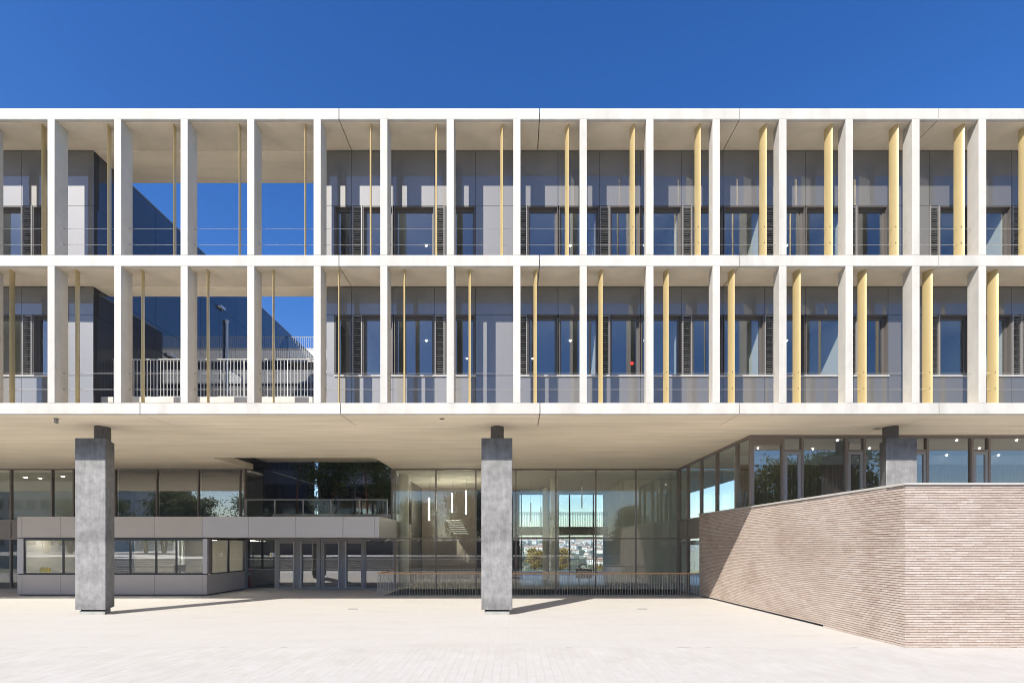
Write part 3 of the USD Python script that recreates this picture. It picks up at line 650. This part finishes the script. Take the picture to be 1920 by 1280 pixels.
obj('inner_floor', B(kx(32) + .1, xs_ - .1, YK + .13, YG - .13, .003, .02), M['room_floor'], kio)
# canopy balustrade
cb = thing('canopy_balustrade', 'frameless glass balustrade with slim posts on top of the entrance canopy', 'railing')
YB = 20.7
zb1 = Z(937, YB)
pb = [461, 515, 568, 620, 674, 726]
for p in pb: obj('post', B(X(p, YB) - .018, X(p, YB) + .018, YB, YB + .04, zc1, zb1), M['frame_light'], cb)
obj('handrail', B(X(461, YB) - .02, X(726, YB) + .02, YB - .005, YB + .045, zb1, zb1 + .035), M['frame_light'], cb)
for a, b in zip(pb, pb[1:]): obj('glass_panel', B(X(a, YB) + .03, X(b, YB) - .03, YB + .014, YB + .026, zc1 + .05, zb1 - .01), M['glass_clear'], cb)

# ------------------------------------------------------------------ brick terrace wall
bw = thing('brick_wall', 'tall pale thin-brick terrace wall with a folded corner on the right of the plaza', 'wall')
A_, C_, E_ = np.array([16.5, 9.92]), np.array([8.03, 9.92]), np.array([7.61, 19.84])
ztop = Z(909.5, 9.92); NCR = 64; ch = ztop / NCR
bricks = []
def run(p0, p1, flip):
    L = np.linalg.norm(p1 - p0); d = (p1 - p0) / L; n = np.array([d[1], -d[0]]) * flip
    for r in range(NCR):
        s = -rng.random() * .2 if r % 2 else 0.0
        s = 0 if r % 2 == 0 else -.11
        z0 = r * ch + .0058; z1 = (r + 1) * ch - .0058
        while s < L:
            l = rng.choice((.20, .22, .24, .235, .29, .17))
            a, b = max(s, 0) + .0012, min(s + l, L) - .0012
            if b - a > .02 and not (flip < 0 and r == 0 and 2.2 < a < 9.4):
                pr = rng.uniform(-.002, .004); dz = rng.uniform(-.0012, .0012)
                o, i = n * pr, -n * .06
                q = [p0 + d * a + i, p0 + d * b + i, p0 + d * b + o, p0 + d * a + o]
                if flip < 0: q = q[::-1]
                bricks.append((q, z0 + dz, z1 + dz, p0 + d * (a + b) / 2))
            s += l
run(C_, A_, 1)
run(C_ + np.array([0, .004]), E_, -1)
def ccw(q):
    a = sum(q[i][0] * q[(i + 1) % 4][1] - q[(i + 1) % 4][0] * q[i][1] for i in range(4))
    return q if a > 0 else q[::-1]
order = sorted(range(len(bricks)), key=lambda k: (bricks[k][3][1] > 9.95, bricks[k][3][0] > 10.3, abs((bricks[k][1]) - 1.7)))
single = set(order[:300]); mb = MB()
for k, (q, z0, z1, c) in enumerate(bricks):
    if k in single: obj('brick', MB().prism(ccw(q), z0, z1), M['bricks'][rng.randrange(6)], bw)
    else: mb.prism(ccw(q), z0, z1)
tones(obj('brickwork', mb, M['brickwork'], bw, kind='stuff'), np.repeat(np.array(BRICK)[nrg.integers(0, 6, mb.n // 8)], 8, 0))
core = [(A_[0], A_[1] + .014), (A_[0], A_[1] + .3), (C_[0] + .3, C_[1] + .3), (E_[0] + .3, E_[1]), (E_[0] + .014, E_[1]), (C_[0] + .014, C_[1] + .014)]
v2, f2 = trimesh.creation.triangulate_polygon(Polygon(core), engine='earcut')
obj('mortar_core', trimesh.creation.extrude_polygon(Polygon(core), ztop - .085, engine='earcut').apply_translation([0, 0, .054]), M['mortar'], bw)
for a, b in ((8.0, 9.18), (9.185, 10.37), (10.375, 11.6), (11.605, 13.2), (13.205, 16.5)):
    obj('coping', bevbox(a, b, 9.88, 10.3, ztop + .004, ztop + .052, .005), M['coping'], bw)
ds = np.linspace(0, 1, 5)
for a, b in zip(ds, ds[1:]):
    p, q = C_ + (E_ - C_) * (a + .0005), C_ + (E_ - C_) * (b - .0005)
    if a == 0: p = p + np.array([0, .42])
    obj('coping', MB().prism([(p[0] - .035, p[1]), (p[0] + .3, p[1]), (q[0] + .3, q[1]), (q[0] - .035, q[1])], ztop + .004, ztop + .052), M['coping'], bw)
obj('coping', B(7.995, 8.0 - .0005, 9.88, 9.9, ztop + .004, ztop + .05) if False else MB().prism([(7.993, 9.885), (7.9995, 9.885), (7.9995, 10.335), (7.975, 10.335)], ztop + .004, ztop + .051), M['coping'], bw)

# ------------------------------------------------------------------ railing round the light well
wr = thing('well_railing', 'steel bar railing with an orange oak handrail before the glass wall', 'railing')
zr = Z(1074.5, YR); x0, x1 = X(708, YR), X(1311, YR) - .02
obj('handrail', bevbox(x0, x1, YR - .03, YR + .03, zr - .02, zr + .022, .008), M['wood'], wr)
obj('handrail', B(x0 - .001, x0 + .055, YR + .032, YG - .15, zr - .02, zr + .022), M['wood'], wr)
obj('bottom_rail', MB().box(x0, x1, YR - .008, YR + .008, .035, .06).box(x0, x0 + .016, YR + .008, YG - .15, .035, .06), M['railbar'], wr)
nb = int((x1 - x0) / .108)
for k in range(nb + 1):
    xx = x0 + .01 + k * .108
    w = .0085 if k % 12 else .016
    obj('bar', B(xx - w / 2 - .002, xx + w / 2 + .002, YR - .018, YR + .018, .004 if k % 12 == 0 else .06, zr - .02), M['railbar'], wr)
for k in range(27):
    yy = YR + .12 + k * .108
    if yy < YG - .2: obj('bar', B(x0 + .004, x0 + .014, yy - .005, yy + .005, .06, zr - .02), M['railbar'], wr)

# ------------------------------------------------------------------ terrace balustrades in the opening
def balustrade(name, label, D, z0, z1, xa, xb, mat, step=.105):
    t = thing(name, label, 'railing')
    obj('handrail', bevbox(xa, xb, D - .025, D + .025, z1 - .03, z1, .006), M[mat], t)
    obj('bottom_rail', B(xa, xb, D - .012, D + .012, z0 + .03, z0 + .06), M[mat], t)
    n = int((xb - xa) / step)
    for k in range(n + 1):
        xx = xa + .02 + k * step
        w = .007 if k % 13 else .016
        obj('bar', B(xx - w, xx + w, D - .01, D + .01, z0 + .06 if k % 13 else z0, z1 - .03), M[mat], t)
    return t
balustrade('terrace_railing', 'pale grey bar railing along the near edge of the open terrace', 15.2, 6.70, Z(673, 15.2), XL + .02, XR - .02, 'rail')
balustrade('roof_railing', 'darker bar railing on the far roof terrace behind the near railing', 27.05, Z(676, 27.05), Z(631, 27.05), XL + .05, XR + 2, 'rail', .12)

# ------------------------------------------------------------------ courtyard wing (left flank and back block)
cwg = thing('courtyard_wing', 'dark glossy panelled wing running back along the left of the open patio', 'building')
rows = [(3.3, ZS + .2), (ZS + .2, 8.99), (8.99, 9.82), (9.82, 12.25), (12.25, ZR0)]
dd = 1.236; y = YW + .04; k = 0
obj('wing_core', B(XE0, XL - .06, YW + 5.7, 30.6, 6.02, ZR0 - .02), M['joint'], cwg)
obj('wing_skin_backing', B(XL - .2, XL - .06, YW + .2, 30.6, 6.02, ZR0 - .02), M['joint'], cwg)
while y < 30.4:
    for (a, b) in rows:
        if a == ZS + .2 and abs(y - 21.9) < 1.3 and False: continue
        if (a == 3.3) and y < PH: continue
        obj('dark_panel', B(XL - .045, XL, y + .006, y + dd - .006, a + .006, b - .006), M['darkpanel'], cwg)
    y += dd
obj('parapet_cap', B(XL - .3, XL + .012, 15.9, 30.6, ZR0 + .002, ZR0 + .05), M['frame'], cwg)
# back block
YBK = 31.0
zt_b = 12.40
obj('back_core', B(XL + .05, XR + 6, YBK + .05, 34, 0, zt_b - .02), M['joint'], cwg)
bx = np.arange(XL + .1, XR, 1.16)
lev = [3.3, 6.0, 6.9, 8.9, 10.1, 12.35]
for a in bx:
    for r, (z0, z1) in enumerate(zip(lev, lev[1:])):
        if r in (0, 2):
            w = obj('window', frame_ring(a + .02, a + 1.14, YBK - .02, YBK + .05, z0 + .02, z1 - .02, .05), M['frame'], cwg); obj('pane', B(a + .06, a + 1.1, YBK + .01, YBK + .02, z0 + .06, z1 - .06), M['glass'], w)
        else: obj('grey_panel', B(a + .006, a + 1.154, YBK - .005, YBK + .04, z0 + .006, z1 - .006), M['kiosk2'], cwg)
obj('gallery_slab', bevbox(XL + .03, XR + 6, 26.9, 28.1, zt_b - .14, zt_b + .06, .01), M['concrete'], cwg)
obj('roof_edge', bevbox(XL + .03, XR + 6, YBK - .12, YBK + .3, zt_b - .02, zt_b + .12, .01), M['white'], cwg)
obj('penthouse', B(X(566, 30.9), 2, 31.35, 34, zt_b, Z(656, 31.35)), M['white'], cwg); obj('penthouse_cap', B(X(565, 30.9), 2, 31.33, 34, Z(656, 31.35), Z(653, 31.35)), M['concrete'], cwg)
obj('patio_floor', B(XL, -5.85, 24.6, YBK, 3.0, 3.2), M['step'], cwg)
obj('patio_floor', B(XL, -5.85, YG + .12, 24.6, 3.11, 3.2), M['step'], cwg)
# wing window and fittings
w = obj('window', MB().box(XL + .002, XL + .03, 21.30, 21.36, 7.0, 9.9).box(XL + .002, XL + .03, 22.4, 22.46, 7.0, 9.9).box(XL + .002, XL + .03, 21.36, 22.4, 9.84, 9.9).box(XL + .002, XL + .03, 21.36, 22.4, 8.7, 8.76), M['frame_light'], cwg, 'tall narrow window beside the white downpipe')
obj('pane', B(XL + .004, XL + .014, 21.36, 22.4, 7.0, 8.7), M['glass'], w); obj('pane', B(XL + .004, XL + .014, 21.36, 22.4, 8.76, 9.84), M['glass'], w)
obj('downpipe', MB().tube((XL + .07, 21.15, 8.6), (XL + .07, 21.15, 11.7), .05, k=10).tube((XL + .07, 21.15, 11.7), (XL + .07, 21.15, 11.9), .05, .09, k=10), M['white'], cwg, smooth=40)
for D, py, nm in ((20.78, 577, 'white wall lamp on the dark wing, nearest above the downpipe'), (23.4, 606, 'farther white wall lamp on the dark wing, right of the tall window'), (17.75, 667, 'white wall lamp low on the dark wing, just above the near railing')):
    zz = Z(py, D); t = thing('wall_lamp', nm, 'lamp')
    obj('lamp_body', bevbox(XL + .004, XL + .14, D - .16, D + .16, zz - .05, zz + .05, .012), M['white'], t)
    obj('bracket', B(XL + .003, XL + .06, D - .05, D + .05, zz - .08, zz - .05), M['grille_frame'], t)
t = thing('wall_sign', 'small pale plate fixed to the dark wing left of the downpipe', 'sign')
obj('plate', B(XL + .012, XL + .022, 20.75, 21.0, 9.2, 9.5), M['panel'], t); obj('bracket', B(XL + .002, XL + .012, 20.82, 20.94, 9.3, 9.4), M['frame'], t)

# ------------------------------------------------------------------ small fittings
t = thing('security_camera', 'small white camera at the end of the entrance canopy', 'camera')
cx, cy, cz = X(726, YG - .5), YG - .5, Z(1011.5, YG - .5)
obj('camera_body', MB().tube((cx - .07, cy - .16, cz - .06), (cx + .05, cy + .06, cz + .03), .05, .055, k=12), M['white'], t, smooth=40)
obj('arm', MB().tube((cx + .05, cy + .05, cz + .02), (X(741, YG), YG - .03, cz), .018, k=8), M['white'], t); obj('lens', MB().tube((cx - .07, cy - .16, cz - .06), (cx - .074, cy - .168, cz - .063), .036, k=12), M['black'], t)
t = thing('door_notice', 'small notice with yellow triangle and blue square on the glass beside the doors', 'sign')
nx0, nx1, nz0, nz1 = X(506, YG), X(516.5, YG), Z(1043, YG), Z(1035.5, YG)
obj('plate', B(nx0, nx1, YG + .006, YG + .012, nz0, nz1), M['white'], t)
mx = nx0 + (nx1 - nx0) * .27
obj('triangle', MB().profile_x([(0, 0), (0, 0.001), (0.001, 0)], 0, .001) if False else ((np.array([(mx - .055, YG + .0045, nz0 + .03), (mx + .055, YG + .0045, nz0 + .03), (mx, YG + .0045, nz1 - .02), (mx - .055, YG + .0062, nz0 + .03), (mx + .055, YG + .0062, nz0 + .03), (mx, YG + .0062, nz1 - .02)])), np.array([(0, 1, 2), (3, 5, 4), (0, 3, 4), (0, 4, 1), (1, 4, 5), (1, 5, 2), (2, 5, 3), (2, 3, 0)])), M['yellow'], t)
obj('mark', MB().box(mx - .008, mx + .008, YG + .002, YG + .0044, nz0 + .07, nz0 + .13).box(mx - .008, mx + .008, YG + .002, YG + .0044, nz0 + .04, nz0 + .055), M['black'], t)
bx0 = nx0 + (nx1 - nx0) * .52
obj('square', B(bx0, nx1 - .02, YG + .0045, YG + .0059, nz0 + .02, nz1 - .02), M['blue'], t)
obj('pictogram', MB().tube((bx0 + .055, YG + .0025, nz0 + .12), (bx0 + .055, YG + .0044, nz0 + .12), .018, k=10).box(bx0 + .035, bx0 + .075, YG + .0025, YG + .0044, nz0 + .04, nz0 + .095), M['white'], t)
t = thing('fire_extinguisher', 'red fire extinguisher standing behind the glass left of the entrance doors', 'extinguisher')
ex, ey = X(469, YG + .7), YG + .7
obj('cylinder', MB().tube((ex, ey, .45), (ex, ey, .90), .08, k=14).tube((ex, ey, .90), (ex, ey, .98), .08, .03, k=14), M['red'], t, smooth=40)
obj('valve', MB().tube((ex, ey, .98), (ex, ey, 1.04), .025, k=8).box(ex - .06, ex + .02, ey - .012, ey + .012, 1.04, 1.06), M['black'], t); obj('label_plate', B(ex - .04, ex + .04, ey - .088, ey - .078, .62, .76), M['white'], t); obj('stand', B(ex - .09, ex + .09, ey - .09, ey + .09, .02, .45), M['red'], t)
rx, rz_ = X(1187, YW), Z(677.5, YW)
dot = obj('window_sticker', MB().tube((rx, YW + .143, rz_), (rx, YW + .149, rz_), .052, k=24), M['red'])
tag(dot, 'round red dot stuck on a first floor window pane', 'sticker')
def soffit_bit(px, py, w, hgt, label, D=None):
    D = D or (ZS - H) * F / (VY - py)
    o = obj('soffit_sensor', MB().box(X(px, D) - w, X(px, D) + w, D - .04, D + .04, ZS - hgt, ZS - .001).box(X(px, D) - w - .012, X(px, D) + w + .012, D - .05, D + .05, ZS - .012, ZS - .0005), M['frame_light'])
    tag(o, label, 'fitting')
soffit_bit(105.5, 784, .03, .14, 'small grey box hanging under the slab left of the left column')
soffit_bit(829, 784.5, .05, .012, 'flat vent disc in the slab left of the middle column')
soffit_bit(1645, 803, .08, .012, 'flat dark slot in the slab just left of the right column')
# armchair in the hall
t = thing('lounge_chair', 'brown tub chair with an open loop back inside the hall before the bright windows', 'chair', loc=(X(1095, 27.0), 27.0, .004))
def arc(cx, cz, r, a0, a1, y, rr):
    m = MB(); pts = [(cx + r * math.cos(a), y, cz + r * math.sin(a)) for a in np.linspace(a0, a1, 9)]
    for p, q in zip(pts, pts[1:]): m.tube(p, q, rr, k=6)
    return m
obj('seat', MB().prism([(.42 * math.cos(a), .38 * math.sin(a)) for a in np.arange(20) * 2 * math.pi / 20], .26, .44), M['leather'], t, smooth=40)
bk = MB()
for k in range(12):
    a0, a1 = math.pi * (.95 + k / 12 * 1.1), math.pi * (.95 + (k + 1) / 12 * 1.1)
    bk.prism(ccw([np.array((.46 * math.cos(a0), .42 * math.sin(a0))), np.array((.46 * math.cos(a1), .42 * math.sin(a1))), np.array((.38 * math.cos(a1), .34 * math.sin(a1))), np.array((.38 * math.cos(a0), .34 * math.sin(a0)))]), .26, .82 - .012 * abs(k - 3))
obj('backrest', bk, M['leather'], t); obj('loop', arc(-.12, .85, .2, 0, math.pi, -.36, .03), M['leather'], t)
for a, b in ((-.25, -.22), (.25, -.22), (-.25, .22), (.25, .22)): obj('leg', MB().tube((a, b, .27), (a * 1.15, b * 1.15, 0), .018, k=6), M['black'], t)

# ------------------------------------------------------------------ trees
def leaves(pts, size, seed):
    g = np.random.default_rng(seed); n = len(pts)
    a = g.normal(size=(n, 3)); a /= np.linalg.norm(a, axis=1, keepdims=True); b = np.cross(a, g.normal(size=(n, 3))); b /= np.linalg.norm(b, axis=1, keepdims=True)
    s = size * g.uniform(.6, 1.3, (n, 1))
    v = np.stack([pts - a * s, pts + b * s * .45, pts + a * s, pts - b * s * .45], 1).reshape(-1, 3)
    i = np.arange(n)[:, None] * 4
    return v, np.hstack([i, i + 1, i + 2, i + 3])
def tree_mesh(seed, height, crown_r, stems, trunk_r, nleaf, leafsize, crown_base=.35, lean=.25, flat=.7):
    g = np.random.default_rng(seed); tr = MB(); tips = []
    for s in range(stems):
        a = g.uniform(0, 2 * math.pi); base = np.array([math.cos(a), math.sin(a), 0]) * .08 * (stems > 1)
        top = np.array([math.cos(a) * lean * height * g.uniform(.5, 1), math.sin(a) * lean * height * g.uniform(.5, 1), height * g.uniform(.75, .92)]) if stems > 1 else np.array([g.normal() * .1, g.normal() * .1, height * .9])
        pts = [base + (top - base) * u + np.array([g.normal(), g.normal(), 0]) * .03 * height * u * (1 - u) for u in np.linspace(0, 1, 7)]
        for k, (p, q) in enumerate(zip(pts, pts[1:])): tr.tube(p, q, trunk_r * (1 - k / 7.5), trunk_r * (1 - (k + 1) / 7.5), k=7)
        for k in range(2, 7):
            if pts[k][2] < crown_base * height * .8: continue
            for _ in range(4):
                d = g.normal(size=3); d[2] = abs(d[2]) * .6; d /= np.linalg.norm(d)
                e = pts[k] + d * crown_r * g.uniform(.45, .95) * (1.1 - .5 * k / 7)
                mid = (pts[k] + e) / 2 + g.normal(size=3) * .05 * crown_r
                tr.tube(pts[k], mid, trunk_r * .35, trunk_r * .2, k=5); tr.tube(mid, e, trunk_r * .2, trunk_r * .07, k=5); tips += [mid, e, (mid + e) / 2]
    tips = np.array(tips); sel = tips[g.integers(0, len(tips), nleaf)]
    P = sel + g.normal(size=(nleaf, 3)) * crown_r * np.array([.16, .16, .11])
    return tr, leaves(P, leafsize, seed + 1)
def tree(name, label, loc, seed, m='leaf', bark='bark', group=None, **kw):
    tr, lv = tree_mesh(seed, **kw)
    t = thing(name, label, 'tree', group, loc=loc)
    obj('trunk', tr, M[bark], t, smooth=60); tones(obj('crown', lv, M[m], t), np.repeat(np.repeat(nrg.random(len(lv[0]) // 4)[:, None], 3, 1), 4, 0))
    return t
DT = 25.6
tree('patio_tree', 'bushy dark multi-stemmed tree in the middle of the patio above the entrance', (X(613, DT), DT, 3.6), 11, height=3.9, crown_r=1.5, stems=6, trunk_r=.05, nleaf=5200, leafsize=.075, lean=.28)
tree('patio_tree', 'slender patio tree with a straight reddish trunk, left of the bushy one', (X(558, DT), DT, 3.6), 12, bark='barkred', height=5.6, crown_r=.8, stems=1, trunk_r=.05, nleaf=700, leafsize=.06, crown_base=.55)
tree('patio_tree', 'tall patio tree with a bare trunk, at the right beside the glass corner', (X(687, DT), DT + .2, 3.6), 13, bark='barkred', height=5.0, crown_r=1.7, stems=1, trunk_r=.055, nleaf=3600, leafsize=.07, crown_base=.55)
tree('patio_shrub', 'low many-stemmed dark shrub in the planter at the right end of the patio', (X(715, 25.0), 25.0, 3.6), 14, height=2.9, crown_r=.9, stems=7, trunk_r=.025, nleaf=3000, leafsize=.06, lean=.2)
tree('patio_shrub', 'small low shrub in the planter between the reddish trunk and the bushy tree', (X(590, 25.0), 25.0, 3.6), 15, height=1.0, crown_r=.5, stems=6, trunk_r=.012, nleaf=900, leafsize=.05, lean=.3, crown_base=.1)
pl = thing('planter', 'long grey planter holding the patio trees behind the glass balustrade', 'planter')
px0, px1 = X(512, 24.8), -6.0
obj('planter_box', MB().box(px0, px1, 24.75, 24.8, 3.2, 3.68).box(px0, px1, 26.5, 26.55, 3.2, 3.68).box(px0, px0 + .05, 24.8, 26.5, 3.2, 3.68).box(px1 - .05, px1, 24.8, 26.5, 3.2, 3.68), M['kiosk2'], pl); obj('soil', B(px0 + .05, px1 - .05, 24.8, 26.5, 3.2, 3.62), M['leather'], pl)

# trees behind the camera, seen mirrored in the glass
GT = 'plane trees across the plaza, mirrored in the glass'
spots = [(-64, -26, 1.15), (-57, -22, .95), (-51, -27, 1.2), (-45, -22, 1.0), (-39, -27, 1.1), (31, -22, 1.35), (37, -24, 1.5), (43, -30, .9), (-34, -22, 1.0), (-27, -19, .85), (-20, -23, 1.1), (-13, -20, .9), (-7, -26, 1.15), (9, -24, 1.0), (16, -21, .8), (24, -19, 1.05), (34, -24, .7)]
t0 = tree('plane_tree', 'leafy tree across the plaza behind the retaining wall, mirrored in the glass', (spots[0][0], spots[0][1], 1.0), 31, m='leaf2', group=GT, height=8.0, crown_r=3.6, stems=3, trunk_r=.17, nleaf=9000, leafsize=.17, crown_base=.2, lean=.2)
for k, (a, b, s) in enumerate(spots[1:]):
    copy_of(t0, (a, b, 1.0), 47.0 * (k + 1), scale=(s, s, s))
# office block opposite
ob = thing('office_block', 'pale office block with rows of windows opposite the building, mirrored in the glass', 'building')
obj('wall', B(-100, -72, -62, -46, 0, 17), M['concrete'], ob); obj('roof', B(-100.2, -71.8, -62.2, -45.8, 17, 17.4), M['frame_light'], ob)
for r in range(4):
    for c in range(9):
        w = obj('window', B(-99 + c * 3, -97 + c * 3, -46.02, -45.95, 2 + r * 3.4, 3.9 + r * 3.4), M['frame'], ob); obj('pane', B(-98.92 + c * 3, -97.08 + c * 3, -45.95, -45.93, 2.08 + r * 3.4, 3.82 + r * 3.4), M['darkpanel'], w)
lp = thing('lamp_post', 'tall slim lamp post mirrored in the glass behind the brick wall', 'lamp post', loc=(27.5, -8, 1.0))
obj('post', MB().tube((0, 0, 0), (0, 0, 8.5), .09, .05, k=10), M['frame'], lp, smooth=40); obj('lamp_head', MB().box(-.1, .1, -.05, .7, 8.45, 8.55), M['frame'], lp)

# ------------------------------------------------------------------ beyond the hall: fence, bushes, valley town
balustrade('garden_fence', 'dark bar fence outside the far side of the glazed hall', 36.0, 0.0, 1.05, -6.0, 9.5, 'black', .12)
for k, (px, D, s, m) in enumerate(((1003, 66, .55, 'leaf3'), (1052, 70, .6, 'leaf3'), (967, 62, .6, 'leaf2'), (1130, 110, .7, 'leaf3'), (1158, 100, .7, 'leaf2'))):
    lab = ['yellow autumn tree seen through the hall, left of the round column', 'yellow autumn tree seen through the hall, right of the round column', 'green tree seen through the hall beside the middle column', 'tall green tree seen through the hall in the centre of the far windows', 'green tree seen through the hall at its right edge'][k]
    tree('garden_tree', lab, (X(px, D), D, float(terrain_z(X(px, D), D)) - .2), 60 + k, m=m, height=(5.5 if k < 3 else 7.0) * s, crown_r=2.6 * s, stems=3, trunk_r=.12, nleaf=2600, leafsize=.16, crown_base=.1, lean=.25)
GH = 'pale houses of the far town across the valley'
hb = None
for k in range(150):
    D = rng.uniform(560, 1900); px = rng.uniform(900, 1230); xx = X(px, D)
    zz = float(terrain_z(xx, D)); s = rng.uniform(.8, 1.5)
    if hb is None:
        hb = thing('far_house', 'tiny pale house of the town on the far hillside', 'house', GH, loc=(xx, D, zz))
        obj('wall', B(-6, 6, -5, 5, -3, 9), M['white'], hb); obj('roof', MB().profile_x([(-5.6, 9.01), (5.6, 9.01), (0, 11.5)], -6.4, 6.4), M['tile'], hb)
        for a in (-4, -1, 2): obj('window', B(a, a + 1.4, -5.06, -4.98, 5, 7), M['darkpanel'], hb)
    else: copy_of(hb, (xx, D, zz), rng.choice((0, 20, -25, 60)), scale=(s, s, s * rng.uniform(.7, 1.5)))
fw = MB(); g = np.random.default_rng(5); vs, fs, n = [], [], 0
for k in range(420):
    D = g.uniform(300, 1900); px = g.uniform(890, 1240); r = g.uniform(4, 9); xx = X(px, D); zz = float(terrain_z(xx, D))
    ico = trimesh.creation.icosphere(1, r); v = np.array(ico.vertices) * (1, 1, .75); v += g.normal(size=v.shape) * r * .13
    vs.append(v + (xx, D, zz + r * .3)); fs.append(np.array(ico.faces) + n); n += len(v)
far_v = np.vstack(vs)
wood = obj('far_woodland', (far_v, np.vstack(fs)), M['leaf2'], label='clumps of woodland across the far valley', cat='wood', kind='stuff')

tones(wood, np.repeat(nrg.random(len(far_v))[:, None] * .6, 3, 1))

for px, py, lab in ((662, 1141, 'narrow floor drain in the plaza left of the middle column'), (1204, 1141, 'narrow floor drain in the plaza before the brick wall')):
    D = H * F / (py - VY); t = thing('floor_drain', lab, 'drain')
    obj('grate', MB().box(X(px, D) - .16, X(px, D) + .16, D - .06, D - .035, .0015, .006).box(X(px, D) - .16, X(px, D) + .16, D - .01, D + .01, .0015, .006).box(X(px, D) - .16, X(px, D) + .16, D + .035, D + .06, .0015, .006), M['grille_frame'], t)
    obj('drain_channel', B(X(px, D) - .16, X(px, D) + .16, D - .034, D + .034, .0005, .0012), M['black'], t)

# ------------------------------------------------------------------ haze over the valley
HAZE = 0.00035
if HAZE:
    hz = usdkit.material(stage, '/World/Looks/thin_haze', {'v': ('principled_volume', {'color': (.80, .88, 1.0), 'density': HAZE, 'anisotropy': 0.2})}, volume='v.volume')
    obj('haze', B(-3600, 3600, -3100, 4100, float(gz.min()) - 1.0, float(max(gz.max() + 12, 21))), hz, label='thin pale haze lying over the far valley', cat='haze', kind='stuff')
